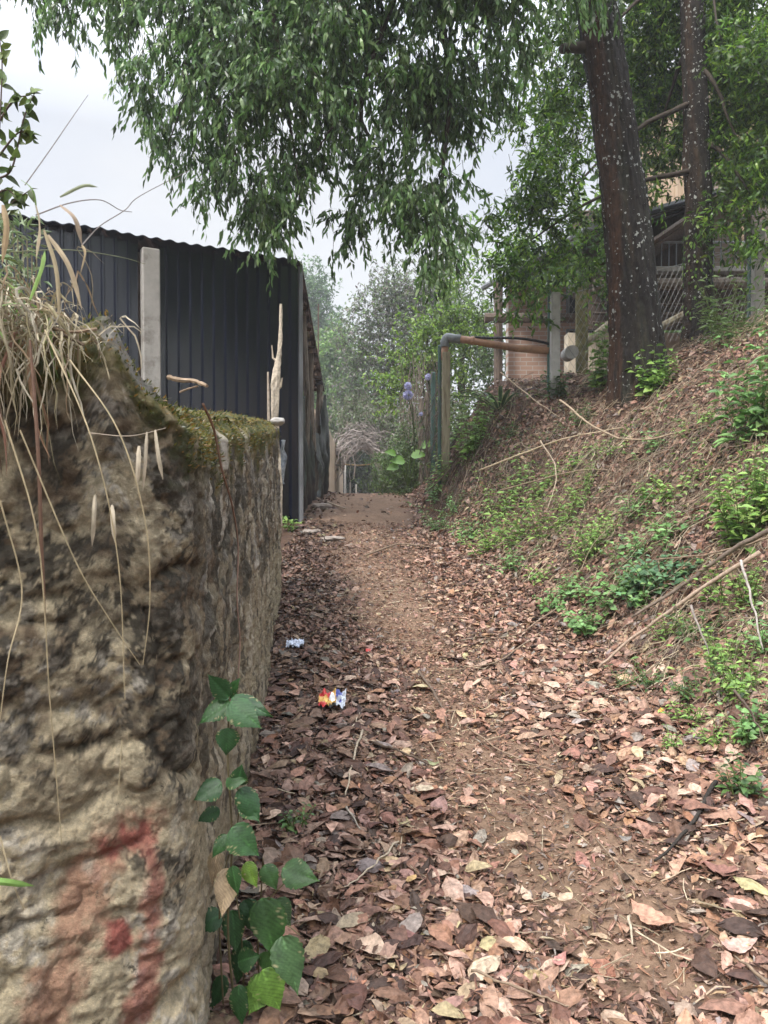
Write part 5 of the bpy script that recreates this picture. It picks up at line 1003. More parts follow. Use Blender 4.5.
PL = [
    ((472, 458), 'bushy nettle like plant at the foot of the plank post', dict(nst=16, h=.55, spread=.28, leaf=.09, pairs=7, cols=LGR)),
    ((447, 480), 'low green plant left of the bushy plant by the post', dict(nst=9, h=.3, spread=.25, leaf=.07, cols=LGR)),
    ((601, 392), 'bright green leafy plant growing against the large trunk, left side', dict(nst=9, h=.60, spread=.16, leaf=.10, wr=.75, cols=LGR, pairs=7)),
    ((650, 398), 'small heart leaved plant at the foot of the large trunk, right side', dict(nst=7, h=.35, spread=.2, leaf=.10, wr=.8, cols=LGR)),
    ((664, 388), 'low green seedling right of the large trunk', dict(nst=5, h=.22, spread=.18, leaf=.07, cols=LGR)),
    ((556, 398), 'dark green plant at the foot of the concrete post', dict(nst=7, h=.28, spread=.14, leaf=.08, cols=DGR, wr=.7)),
    ((728, 345), 'feathery green shrub right of the slimmer trunk', dict(nst=14, h=.5, spread=.5, leaf=.11, wr=.25, cols=[(.12, .19, .06), (.15, .23, .08)], tmpl=LT_LANCE)),
    ((755, 325), 'green shrub at the bank top below the right concrete post', dict(nst=10, h=.45, spread=.3, leaf=.09, wr=.4, cols=LGR)),
    ((760, 440), 'large pale green bush at the right edge of the upper bank', dict(nst=15, h=.62, spread=.3, leaf=.12, wr=.42, cols=BGR, pairs=7, tmpl=LT_LANCE)),
    ((742, 548), 'bright green bush on the right bank above the long sticks', dict(nst=18, h=.36, spread=.24, leaf=.075, wr=.5, cols=LGR, pairs=7)),
    ((765, 520), 'green bush cut by the right edge above the thick stick', dict(nst=12, h=.36, spread=.2, leaf=.07, wr=.5, cols=LGR)),
    ((592, 632), 'round leaved creeper patch, lowest left on the bank', dict(nst=11, h=.13, spread=.22, leaf=.05, wr=.85, pairs=4, cols=BGR)),
    ((618, 600), 'broad leaved creeper patch in the middle of the lower bank', dict(nst=13, h=.17, spread=.24, leaf=.058, wr=.85, pairs=4, cols=BGR)),
    ((650, 590), 'bluish green creeper patch left of the long sticks', dict(nst=12, h=.18, spread=.22, leaf=.06, wr=.85, pairs=4, cols=[(.11, .22, .10), (.15, .28, .13)])),
    ((678, 585), 'dark bluish creeper leaves under the upper long stick', dict(nst=9, h=.15, spread=.2, leaf=.055, wr=.8, pairs=4, cols=[(.08, .17, .08), (.12, .22, .10)])),
    ((575, 598), 'small creeping plant above the round leaved patch', dict(nst=9, h=.13, spread=.2, leaf=.045, wr=.7, pairs=4, cols=BGR)),
    ((632, 560), 'pale heart leaved creeper higher on the lower bank', dict(nst=8, h=.15, spread=.2, leaf=.05, wr=.85, pairs=4, cols=BGR)),
    ((520, 545), 'wispy fine leaved weed on the left part of the bank', dict(nst=9, h=.36, spread=.36, leaf=.075, wr=.30, pairs=7, cols=LGR, tmpl=LT_LANCE)),
    ((486, 555), 'fine leaved weed trailing down to the path edge', dict(nst=8, h=.28, spread=.3, leaf=.07, wr=.28, pairs=6, cols=LGR, tmpl=LT_LANCE)),
    ((555, 535), 'fine leaved weed over the dark hollow of the bank', dict(nst=9, h=.42, spread=.3, leaf=.07, wr=.3, pairs=7, cols=LGR, tmpl=LT_LANCE)),
    ((500, 515), 'spreading green weed between path and upper bank', dict(nst=8, h=.34, spread=.38, leaf=.07, wr=.45, pairs=6, cols=LGR)),
    ((455, 515), 'low pale weed along the path edge below the posts', dict(nst=13, h=.2, spread=.35, leaf=.05, wr=.4, pairs=6, cols=BGR)),
    ((440, 530), 'small pale weed lowest at the path edge, left of the bank', dict(nst=8, h=.12, spread=.25, leaf=.045, wr=.4, pairs=5, cols=BGR)),
    ((590, 560), 'thin green weed beside the dark hollow of the bank', dict(nst=11, h=.25, spread=.2, leaf=.045, wr=.4, pairs=7, cols=LGR)),
    ((680, 495), 'small green plant in the dry brush, centre right of the bank', dict(nst=8, h=.16, spread=.2, leaf=.055, wr=.6, pairs=4, cols=LGR)),
    ((655, 500), 'small green plant left of another in the dry brush', dict(nst=5, h=.12, spread=.12, leaf=.06, wr=.6, pairs=3, cols=LGR)),
    ((700, 640), 'green seedlings under the lower long stick', dict(nst=8, h=.13, spread=.16, leaf=.04, wr=.5, pairs=4, cols=DGR)),
    ((745, 610), 'yellow green twiggy weed at the right edge', dict(nst=9, h=.2, spread=.16, leaf=.035, wr=.5, pairs=6, cols=LGR)),
    ((738, 700), 'leafy green weed at the right edge of the lower bank', dict(nst=11, h=.17, spread=.14, leaf=.045, wr=.42, pairs=5, cols=LGR)),
    ((752, 745), 'round leaved dark weed at the right edge, low', dict(nst=10, h=.14, spread=.13, leaf=.04, wr=.8, pairs=4, cols=BGR)),
    ((716, 752), 'small bright seedling at the bank foot, right', dict(nst=7, h=.09, spread=.1, leaf=.035, wr=.4, pairs=4, cols=LGR)),
    ((690, 726), 'bright seedling beside the orange leaf', dict(nst=7, h=.09, spread=.1, leaf=.035, wr=.4, pairs=4, cols=LGR)),
    ((672, 752), 'yellow green seedling just below the orange leaf', dict(nst=5, h=.07, spread=.07, leaf=.03, wr=.35, pairs=4, cols=LGR)),
    ((624, 690), 'lowest left seedling at the bank foot', dict(nst=6, h=.09, spread=.1, leaf=.035, wr=.35, pairs=4, cols=DGR)),
    ((650, 690), 'small seedling between two others at the bank foot', dict(nst=6, h=.09, spread=.1, leaf=.035, wr=.35, pairs=4, cols=DGR)),
    ((742, 800), 'dark green weed at the right edge above the broad leaf', dict(nst=7, h=.12, spread=.1, leaf=.04, wr=.6, pairs=4, cols=DGR)),
    ((293, 838), 'tiny green seedling on the leaf litter beside the wall', dict(nst=5, h=.085, spread=.07, leaf=.03, wr=.5, pairs=4, cols=DGR)),
    ((290, 532), 'small bright green weed at the foot of the shed corner', dict(nst=6, h=.16, spread=.12, leaf=.07, wr=.6, pairs=3, cols=LGR)),
    ((585, 505), 'dry hollow weed with sparse green leaves on the bank', dict(nst=10, h=.25, spread=.25, leaf=.04, wr=.4, pairs=6, cols=LGR)),
    ((540, 500), 'straggling green weed among dry stems, left bank', dict(nst=8, h=.3, spread=.3, leaf=.065, wr=.4, pairs=6, cols=LGR)),
    ((612, 455), 'sparse low weed below the large trunk', dict(nst=7, h=.12, spread=.25, leaf=.05, wr=.5, pairs=4, cols=LGR)),
    ((700, 430), 'sparse low weed among dry stems, upper right bank', dict(nst=7, h=.14, spread=.25, leaf=.05, wr=.5, pairs=4, cols=LGR)),
    ((580, 425), 'low grassy weed left of the large trunk foot', dict(nst=9, h=.16, spread=.25, leaf=.05, wr=.4, pairs=4, cols=DGR)),
    ((668, 640), 'thin green weed between the lower long stick and seedlings', dict(nst=6, h=.12, spread=.16, leaf=.045, wr=.45, pairs=4, cols=LGR)),
    ((722, 668), 'leafy green weed below the pale bent twig', dict(nst=8, h=.14, spread=.16, leaf=.045, wr=.5, pairs=4, cols=LGR)),
    ((700, 700), 'green weed patch halfway between the orange leaf and right edge', dict(nst=8, h=.10, spread=.15, leaf=.038, wr=.42, pairs=4, cols=DGR)),
    ((630, 520), 'fresh green weed in the centre of the bank', dict(nst=7, h=.16, spread=.22, leaf=.06, wr=.55, pairs=4, cols=BGR)),
    ((575, 470), 'low green weed among dry stems left of the trunk shadow', dict(nst=7, h=.16, spread=.25, leaf=.06, wr=.5, pairs=4, cols=LGR)),
    ((655, 455), 'low pale weed in the dry stems under the large trunk', dict(nst=6, h=.14, spread=.22, leaf=.06, wr=.5, pairs=4, cols=BGR)),
    ((470, 540), 'trailing green weed right at the path edge', dict(nst=8, h=.16, spread=.25, leaf=.055, wr=.5, pairs=5, cols=BGR)),
    ((535, 585), 'small green weed at the path edge, middle of the bank', dict(nst=6, h=.12, spread=.18, leaf=.05, wr=.5, pairs=4, cols=LGR)),
    ((765, 655), 'green weed cut by the right edge below the bent twig', dict(nst=8, h=.16, spread=.14, leaf=.045, wr=.5, pairs=4, cols=BGR)),
    ((555, 610), 'pale green weed at the bank foot left of the round leaved patch', dict(nst=8, h=.12, spread=.2, leaf=.05, wr=.6, pairs=4, cols=BGR)),
    ((515, 570), 'green weed low at the path edge under the fine leaved weeds', dict(nst=9, h=.14, spread=.25, leaf=.055, wr=.45, pairs=5, cols=BGR)),
    ((600, 545), 'leafy weed hanging over the dark hollow of the bank', dict(nst=9, h=.2, spread=.22, leaf=.055, wr=.5, pairs=5, cols=LGR)),
    ((640, 610), 'light green creeper under the middle creeper patch', dict(nst=9, h=.13, spread=.2, leaf=.05, wr=.8, pairs=4, cols=BGR)),
    ((665, 545), 'broad leaved weed above the bluish creeper', dict(nst=9, h=.17, spread=.24, leaf=.06, wr=.7, pairs=4, cols=BGR)),
    ((725, 600), 'leafy weed beside the top of the bent pale twig', dict(nst=8, h=.15, spread=.18, leaf=.045, wr=.6, pairs=4, cols=LGR)),
    ((435, 500), 'green weed at the path edge just below the plank post', dict(nst=9, h=.2, spread=.3, leaf=.07, wr=.45, pairs=5, cols=BGR)),
    ((512, 440), 'sparse low weed on the brown mound', dict(nst=7, h=.14, spread=.25, leaf=.05, wr=.5, pairs=4, cols=DGR)),
]
for i, (pp, lb, kw) in enumerate(PL):
    p = hit(*pp); kw = dict(kw); plant(p, lb, seed=50 + i, name='leafy_weed' if kw.get('h', 1) < .5 else 'leafy_bush', **kw)
# loose ground cover
q = MB(); n_ = 7500; x = rng.uniform(.7, 4.6, n_ * 3); y = rng.uniform(2.4, 9.8, n_ * 3); ok = (x - base_x(y) > .03) & (rng.uniform(0, 1, n_ * 3) < np.clip(1.8 * fbm(x * 1.6, y * 1.6, 0, 4, 200), 0, 1)); x, y = x[ok][:n_], y[ok][:n_]; n_ = len(x)
P = np.stack([x, y, height(x, y) + rng.uniform(.01, .09, n_)], -1); L_ = rng.uniform(.022, .06, n_)
add_leaves(q, LT_FOLD, P, rand_dirs(n_) * (1, 1, .5), rand_dirs(n_) * .5 + (0, 0, 1), L_, L_ * .45, palette(LGR + DGR, n_)); tag(q.build('ground_cover', M['bigleaf'], smooth=True), 'thin green ground cover between twigs and dead leaves on the bank', 'ground cover', None, 'stuff')
# variegated sword-leaved plant on the mound
p = W(500, 392, 9.9); p[2] = float(height(p[0], p[1])); ag = empty('sword_leaved_plant', p, 'spiky variegated plant on the mound under the orange pipe', 'plant')
for k in range(17):
    a_ = k * 2.4; L_ = r0.uniform(.55, .85); t_ = np.linspace(0, 1, 9); up_ = r0.uniform(.5, 1.0); el_ = np.stack([np.cos(a_) * L_ * t_ * (1.3 - up_ * .6), np.sin(a_) * L_ * t_ * (1.3 - up_ * .6), L_ * up_ * (t_ - .55 * t_ ** 2.5)], -1) + p
    sd_ = np.array([-math.sin(a_), math.cos(a_), 0]) * .5; wd = .055 * np.sin(np.clip(t_ * .9 + .12, 0, 1) * math.pi) ** .7 + .002
    g_ = np.stack([el_ + sd_ * wd[:, None] * s_ + np.array([0, 0, abs(s_) * .012]) for s_ in (-1, -.7, 0, .7, 1)], 1); cc = np.zeros((9, 5, 3)); cc[:] = (.05, .085, .04); cc[:, (0, 4)] = (.42, .42, .20); q = MB(); q.grid(g_, cc.reshape(-1, 3)); q.build('blade', M['bigleaf'], ag, smooth=True)
# broad bright leaves by the far shrub
ep_ = empty('broad_leaved_plant', W(408, 485, 13.2), 'plant with large bright green leaves beside the path end', 'plant')
for px, py, Lm, a_ in ((405, 462, .26, 2.6), (411, 456, .26, .5), (399, 467, .22, 3.4), (421, 447, .24, .9), (396, 455, .2, 2.2)):
    c_ = W(px, py, 13.0); q = MB(); q.tube([W(408, 487, 13.2), (W(408, 487, 13.2) + c_) / 2 + (0, 0, .1), c_], .012, 5, col=(.12, .2, .05)); q.build('stalk', M['stem'], ep_)
    q = MB(); add_leaves(q, LT_BROAD, [c_], [(math.cos(a_), -.3, math.sin(a_) * .3)], [(0, -.8, .7)], Lm, Lm * .8, [(.15, .31, .04)]); q.build('leaf', M['bigleaf'], ep_, smooth=True)
M['petal'] = mat('lavender_petal', base=(.56, .56, .76), var=.15, bump=0, rough=.6, transl=.3)
for k, (px, py, r_, lb) in enumerate(((408, 386, .065, 'lavender flower ball, upper of the touching pair over the shrub'), (408, 395, .085, 'lavender flower ball, lower of the touching pair over the shrub'), (428, 377, .055, 'small faded lavender flower ball beside the teal fence post'), (421, 414, .035, 'tiny lavender flower lower on the fence'))):
    c_ = W(px, py, 12.6); e = empty('flower', c_, lb, 'flower', 'lavender flowers on the fence'); q = MB(); d_ = rand_dirs(150); add_leaves(q, LT_FLAT, c_ + d_ * r_ * .45, d_, rand_dirs(150), r_ * .6, r_ * .35, (1, 1, 1)); q.build('petals', M['petal'], e)
    q = MB(); q.tube([c_, c_ + (.08, .1, -.35), c_ + (.12, .25, -.9)], .008, 5, col=(.09, .12, .05)); q.build('stalk', M['stem'], e)

# ================================================================== CLIMBER AT THE FOOT OF THE WALL
def hires_leaf(seed, heart=.0, rows=34, cols=15, serr=.03):
    r_ = np.random.default_rng(seed); T = np.zeros((rows, cols, 3)); a = np.linspace(0, 1, rows); bend = r_.uniform(-.45, -.12); asym = r_.uniform(-.06, .06)
    for i in range(rows):
        wv_ = math.sin(math.pi * min(1, a[i]) ** .62) ** (.8 + .5 * a[i]) * (1 + serr * (1 if i % 4 < 2 else -1)); wv_ = max(wv_, .015)
        for j in range(cols):
            s_ = (j / (cols - 1) - .5) * 2; u = s_ * .5 * wv_; vein = .016 * math.cos(9 * (a[i] * 7 - abs(u) * 5)) * abs(s_) ** .5 + .05 * math.sin(a[i] * 5 + seed) * s_
            T[i, j] = (a[i] - .10 * heart * abs(s_) * (1 - a[i]) * 2, u + asym * math.sin(math.pi * a[i]), bend * a[i] ** 2 + .26 * abs(u) - .35 * u * u * 2 + vein)
    F = [(i * cols + j, i * cols + j + 1, (i + 1) * cols + j + 1, (i + 1) * cols + j) for i in range(rows - 1) for j in range(cols - 1)]
    return T.reshape(-1, 3), [np.array(F)]
def climber(name, label, base, stems, leaves, cols, cat='plant', mt='bigleaf'):
    e = empty(name, base, label, cat); q = MB()
    for pts, r_ in stems: P = catmull([W(*p) for p in pts], 8); q.tube(P, np.linspace(r_, r_ * .5, len(P)), 6, col=np.array((.13, .11, .055)))
    q.build('stems', M['stem'], e)
    for i, (px, py, D_, Lpx, wr, ang, tilt, ci) in enumerate(leaves):
        L_ = Lpx / FPX * D_; c_ = W(px, py, D_); d = np.array([math.cos(R(ang)), -.35 + .1 * math.sin(i * 3), math.sin(R(ang))]); n_ = np.array([tilt, -.8, .62])
        T = hires_leaf(i + len(name), serr=.035); col = np.array(cols[ci]); vcol_ = np.repeat(col[None], len(T[0]), 0)
        U_ = T[0]; mid_ = np.abs(U_[:, 1]) < .008; vcol_[mid_] = vcol_[mid_] * 1.8
        vn_ = np.cos(9 * (U_[:, 0] * 7 - np.abs(U_[:, 1]) * 5)); vcol_ = vcol_ * (1 + .22 * vn_[:, None]) * (1 + .25 * fbm(U_[:, 0] * 5, U_[:, 1] * 5, i, 3, 9))[:, None]; edge_ = (np.abs(U_[:, 1]) > .32) | (U_[:, 0] > .93); vcol_[edge_ & (rng.uniform(0, 1, len(U_)) < .09)] = (.30, .27, .14)
        d_ = unit(d); S_ = unit(np.cross(n_, d_)); Up = np.cross(d_, S_); V = c_ + U_[:, 0:1] * L_ * d_ + U_[:, 1:2] * L_ * wr * S_ + U_[:, 2:3] * L_ * .7 * Up
        q = MB(); q.add(V, T[1], vcol_); q.build('leaf', M[mt], e, smooth=True)
    return e
CG = [(.024, .070, .022), (.034, .092, .026), (.10, .22, .045), (.36, .27, .17), (.17, .29, .04)]
D1 = 1.72
climber('climbing_plant', 'glossy dark green climber growing up the corner of the stone wall', W(232, 1015, 1.9),
    [([(236, 1020, 1.9), (228, 930, 1.8), (232, 840, 1.75), (228, 760, D1), (229, 697, D1)], .0032), ([(224, 1020, 1.9), (220, 900, 1.8), (238, 820, 1.75), (236, 770, D1)], .0024), ([(245, 1022, 1.95), (240, 920, 1.85), (226, 860, 1.8)], .0022)],
    [(229, 698, D1, 34, .62, 125, -.2, 0), (229, 700, D1, 38, .62, 212, -.3, 1), (232, 698, D1, 46, .48, -14, .1, 0), (230, 702, D1 - .02, 42, .72, -32, .2, 1), (228, 697, D1 + .03, 26, .5, 62, 0, 1),
     (227, 728, D1 - .02, 28, .85, -88, .3, 0), (238, 785, D1, 24, .8, 80, 0, 0), (222, 783, D1, 33, .75, 205, -.2, 0), (226, 782, D1, 24, .7, 20, 0, 1), (240, 788, D1, 40, .6, -55, .2, 0), (240, 805, D1, 26, .6, -25, .2, 1),
     (231, 828, D1, 40, .8, -35, .2, 1), (228, 835, D1 + .02, 26, .6, -130, 0, 1), (220, 810, D1 + .03, 26, .6, -160, 0, 0), (228, 868, 1.76, 46, .55, -95, .1, 3), (232, 866, 1.74, 30, .5, -75, .1, 1), (218, 850, 1.8, 34, .5, -100, 0, 3),
     (246, 862, 1.85, 28, .6, -60, .2, 4), (222, 915, 1.82, 30, .8, 190, 0, 0), (232, 910, 1.85, 42, .55, -80, .2, 0), (244, 900, 1.9, 40, .6, -60, 0, 0), (238, 962, 1.85, 26, .9, 30, .2, 1), (238, 985, 1.84, 40, .5, -80, .1, 1), (224, 975, 1.9, 34, .5, -110, .1, 0), (246, 940, 1.95, 44, .5, -100, .2, 0), (215, 1000, 1.9, 30, .6, -70, 0, 1)], CG)
D2 = 1.85
climber('broad_leaved_weed', 'weed with broad dull green leaves beside the climber at the wall foot', W(262, 1010, 2.0),
    [([(262, 1012, 2.0), (258, 950, 1.92), (262, 880, 1.88), (263, 858, D2)], .003), ([(258, 1000, 2.0), (270, 930, 1.9), (285, 925, 1.85), (300, 935, 1.82)], .002), ([(320, 872, 1.9), (300, 870, D2), (268, 900, D2), (262, 905, D2)], .002)],
    [(283, 868, D2, 40, .75, -8, .1, 0), (264, 865, D2, 28, .7, -55, .2, 0), (262, 898, D2, 60, .62, -72, .2, 0), (275, 900, D2 + .04, 30, .8, -50, .2, 1), (282, 936, D2 - .03, 56, .62, -68, .2, 1), (262, 968, D2, 26, .8, 60, .1, 0), (268, 975, D2, 40, .75, -120, .1, 2), (262, 970, D2 - .02, 44, .8, -60, .1, 2), (255, 985, D2 + .03, 34, .8, -100, 0, 2)],
    [(.042, .10, .026), (.052, .105, .038), (.12, .23, .04)])

# ================================================================== GRASS HANGING OVER THE WALL
def blade(q, P, w_, col, twist=0, nrm=(.3, -1, .2)):
    P = np.asarray(P, float); n = len(P); T = unit(np.gradient(P, axis=0)); nn = np.array(nrm, float) + r0.normal(0, .5, 3); S = unit(np.cross(T, nn)); t_ = np.linspace(0, 1, n); wd = w_ * np.minimum(1, 4 * (1 - t_) + .05) * np.minimum(1, .5 + 3 * t_)
    up_ = unit(np.cross(S, T)); g_ = np.stack([P - S * wd[:, None] * .5, P + up_ * wd[:, None] * .18, P + S * wd[:, None] * .5], 1); q.grid(g_, np.repeat(np.asarray(col, float)[None], n * 3, 0) * r0.uniform(.8, 1.2))
STR = [(.46, .40, .28), (.37, .31, .20), (.54, .48, .36), (.26, .19, .12), (.30, .26, .15)]
def tuft(label, cx_, n, drop, up, wd, cols, spreadx=.12, name='grass_tuft', bend=.12, cat='grass'):
    base = np.array([cx_, float(wall_y(cx_)) + .02, .30]); e = empty(name, base, label, cat, 'grass hanging over the stone wall'); q = MB()
    for k in range(n):
        b0 = base + np.array([r0.normal(0, spreadx), r0.uniform(-.03, .12), r0.uniform(-.05, .06)]); b0[1] = float(wall_y(b0[0])) + r0.uniform(-.05, .1)
        dr = r0.uniform(*drop); u_ = r0.uniform(*up); ox = r0.normal(.03, bend); oy = -r0.uniform(.06, .2); t_ = np.linspace(0, 1, 12)
        pts = np.stack([b0[0] + ox * (t_ ** .8) + .012 * np.sin(t_ * 5 + k), b0[1] + oy * np.minimum(1, t_ * 1.8), b0[2] + u_ * np.sin(np.clip(t_ * 2.2, 0, math.pi)) - dr * np.clip(t_ - .22, 0, 1) ** 1.1], -1)
        pts = pts + np.stack([.010 * fbm(t_ * 5, k * 3.1 + 0 * t_, q_, 3, 7) * 2.2 * t_ for q_ in (1., 5., 9.)], -1)
        blade(q, pts, r0.uniform(*wd), np.array(cols[r0.integers(len(cols))]) * r0.uniform(.7, 1.15))
    q.build('blades', M['straw'], e); return e
tuft('mass of dry straw grass hanging over the left wall top', -.76, 150, (.1, .42), (.02, .10), (.002, .0055), STR, .065, bend=.045)
tuft('short frayed straw blades bunched on the left wall top', -.70, 130, (.02, .22), (.02, .10), (.0015, .004), STR, .075, bend=.045)
tuft('thinner straw grass hanging beside the mossy rock', -.63, 16, (.08, .30), (.01, .06), (.0025, .005), STR, .03, bend=.03)
tuft('green grass blades mixed in the straw at the left edge', -.74, 26, (.02, .2), (.03, .12), (.003, .007), [(.20, .32, .08), (.24, .36, .11), (.16, .22, .06)], .05, bend=.05)
tuft('reddish brown dead blades low at the left edge', -.74, 12, (.2, .42), (.02, .08), (.004, .009), [(.26, .13, .09), (.30, .18, .11)], .05, bend=.04)
Dg_ = 1.36
def strand(name, label, pts, w_, col, tube_=False, cat='grass', grp='long single stems at the wall', par=None):
    q = MB(); P = catmull([W(*p) for p in pts], 8)
    if tube_: q.tube(P, np.linspace(w_ * .68, w_ * .35, len(P)), 5, col=np.array(col), cap=False)
    else: blade(q, P, w_, col)
    o = q.build(name, M['straw'], par); 
    if par is None: tag(o, label, cat, grp)
    return o
for a_ in [
    ([(45, 330, 1.3), (92, 440, 1.27), (118, 560, 1.3), (125, 700, 1.33)], .0022, 'long straw stem hanging down the middle of the near wall face'),
    ([(70, 360, 1.3), (118, 430, 1.28), (145, 520, 1.3), (150, 600, 1.33), (143, 665, 1.35)], .0022, 'straw stem curving right down the near wall face'),
    ([(5, 420, 1.2), (38, 540, 1.22), (50, 700, 1.26), (62, 845, 1.3)], .0022, 'longest straw stem, hanging far down near the left edge'),
    ([(20, 430, 1.2), (75, 560, 1.24), (110, 620, 1.28), (140, 665, 1.32)], .002, 'straw stem slanting down right across others'),
    ([(0, 500, 1.2), (22, 590, 1.22), (8, 660, 1.2), (0, 720, 1.2)], .002, 'short straw stem at the left edge below the grass'),
    ([(122, 740, 1.4), (118, 800, 1.4)], .0014, 'short fine stem low on the near wall face'),
    ([(0, 836, 1.2), (12, 880, 1.2), (24, 910, 1.22)], .002, 'fine straw stem at the lower left edge')]: strand('straw_stem', a_[2], a_[0], a_[1], (.52, .43, .27), True)
strand('grass_strand', 'reddish brown blade hanging straight near the left edge', [(30, 340, 1.25), (38, 450, 1.24), (42, 560, 1.25), (46, 620, 1.27)], .006, (.22, .13, .09))
strand('grass_strand', 'green blade tip poking in at the lower left edge', [(-20, 880, 1.0), (5, 882, 1.0), (34, 886, 1.02)], .010, (.22, .38, .10))
for px, py, L_, dx in ((147, 432, 58, -4), (155, 430, 50, 8), (139, 446, 40, -2), (95, 495, 52, -3), (112, 505, 38, 3)):
    strand('curled_strand', 'dry curled blade hanging from the crossing stem, ' + {147: 'the longest at centre', 155: 'right one', 139: 'left one', 95: 'low at left', 112: 'small, below'}[px], [(px, py, 1.31), (px + dx * .4, py + L_ * .5, 1.3), (px + dx, py + L_, 1.31)], .0075, (.50, .43, .32), grp='curled dry blades on the crossing stem')
strand('straw_stem', 'grey stem crossing level over the hanging blades', [(88, 433, 1.3), (130, 436, 1.3), (166, 428, 1.34)], .0016, (.40, .33, .25), True)
for a_ in [
    ([(25, 185, 1.15), (50, 150, 1.2), (72, 118, 1.25), (88, 95, 1.3)], .0013, 'fine grass stem reaching highest against the sky'),
    ([(36, 215, 1.15), (70, 203, 1.2), (100, 200, 1.25), (120, 210, 1.28), (132, 212, 1.3)], .0016, 'fine arching grass stem above the shed roofline'),
    ([(82, 245, 1.2), (100, 226, 1.25), (125, 210, 1.3), (140, 196, 1.32), (190, 170, 1.4)], .0015, 'reddish grass stem rising right over the shed'),
    ([(10, 252, 1.15), (70, 250, 1.2), (120, 257, 1.28), (145, 264, 1.32)], .0014, 'green grass stem crossing level before the shed sheets')]:
    strand('grass_strand', a_[2], a_[0], a_[1], (.20, .22, .12) if 'green' in a_[2] else (.22, .19, .17), True)
for px, py, px2, py2, w_, c_, lb in ((21, 180, 37, 214, .010, (.16, .24, .08), 'green blade upright at the left above the roofline'), (60, 197, 98, 187, .009, (.24, .27, .16), 'pale grass leaf level against the sky'), (60, 205, 82, 245, .012, (.42, .33, .24), 'folded tan blade before the shed sheets'), (82, 245, 80, 275, .007, (.46, .36, .22), 'thin tan blade tip hanging before the sheets'), (48, 235, 82, 310, .012, (.52, .42, .28), 'broad drooping straw blade before the sheets, right'), (44, 230, 60, 320, .010, (.46, .38, .24), 'drooping straw blade before the sheets, middle'), (36, 205, 36, 260, .016, (.48, .40, .28), 'thick dry stalk at the left of the sheets'), (3, 205, 2, 265, .014, (.50, .37, .22), 'blurred tan stalk at the extreme left'), (30, 300, 45, 250, .012, (.24, .38, .10), 'bright green blade low left before the sheets')):
    strand('grass_strand', lb, [(px, py, 1.12), ((px + px2) / 2 + 4, (py + py2) / 2 - 6, 1.12), (px2, py2, 1.13)], w_ * .55, c_)
# shrub at the left edge, against the sky
sh = empty('shrub', W(-20, 300, 2.6), 'dark leafed shrub branch at the left edge against the sky', 'shrub'); q = MB(); ql = MB(); P = []; D_ = []
for pts in ([(-40, 330), (-10, 240), (-2, 150), (2, 70), (0, 40)], [(-4, 180), (12, 168), (24, 118), (34, 95)], [(-4, 160), (18, 133), (32, 136)], [(0, 120), (14, 100), (30, 95)], [(-10, 230), (10, 205), (30, 190)], [(-10, 200), (6, 190), (20, 200)]):
    Q = catmull([W(a_, b_, 2.5) for a_, b_ in pts], 8); q.tube(Q, np.linspace(.004, .0015, len(Q)), 5, col=np.array((.09, .06, .05)))
    for i in range(2, len(Q), 2):
        for _ in range(2): P.append(Q[i]); D_.append(r0.normal(0, 1, 3) + (.3, 0, -.2))
q.build('branches', M['stem'], sh); n_ = len(P); L_ = r0.uniform(.025, .055, n_); add_leaves(ql, LT_BROAD, P, D_, rand_dirs(n_) + (0, -1, 0), L_, L_ * .5, palette([(.09, .14, .035), (.14, .20, .05), (.07, .10, .03)], n_)); ql.build('foliage', M['bigleaf'], sh, smooth=True)
sh = empty('shrub', W(20, 310, 2.3), 'pale feathery shrub behind the grass at the left edge', 'shrub'); ql = MB(); n_ = 260; P = np.array([W(r0.normal(14, 14), r0.uniform(215, 330), r0.uniform(2.0, 2.4)) for _ in range(n_)]); add_leaves(ql, LT_LANCE, P, rand_dirs(n_), rand_dirs(n_), .035, .009, palette([(.16, .22, .10), (.24, .28, .16)], n_)); ql.build('foliage', M['bigleaf'], sh)
q = MB()
for k in range(9): q.tube([W(10 + k, 340, 2.2), W(8 + 4 * k, 280, 2.2), W(2 + 5 * k, 215 + 5 * k, 2.2)], .002, 4, col=(.2, .17, .1))
q.build('branches', M['stem'], sh)
# rootlet creeping down the wall, broken sticks on top
strand('hanging_root', 'thin reddish root hanging down the side of the stone wall', [(203, 404, 1.72), (214, 430, 1.84), (222, 470, 1.92), (232, 505, 2.06), (238, 545, 2.12), (237, 600, 2.08), (240, 640, 2.08), (238, 678, 2.04)], .0046, (.30, .19, .14), True, 'root', None)
for pts, r_, lb in (([(168, 377, 1.75), (180, 380, 1.74), (194, 381, 1.72), (207, 386, 1.70)], .006, 'broken twig jutting right from the wall top'), ([(180, 392, 1.75), (188, 389, 1.73), (198, 386, 1.72)], .0025, 'thin twig under the broken twig on the wall top'), ([(50, 328, 1.5), (72, 332, 1.5), (97, 329, 1.5)], .004, 'grey twig across the top of the grass'), ([(46, 352, 1.5), (60, 335, 1.5), (84, 345, 1.5)], .005, 'dark bent twig in the grass on the wall top')):
    q = MB(); Q = catmull([W(*p) for p in pts], 6); q.tube(Q, np.linspace(r_, r_ * .7, len(Q)), 6, col=np.array((.30, .22, .15)) * (.5 if 'dark' in lb else 1), jitter=.2); tag(q.build('twig', M['twig']), lb, 'twig')
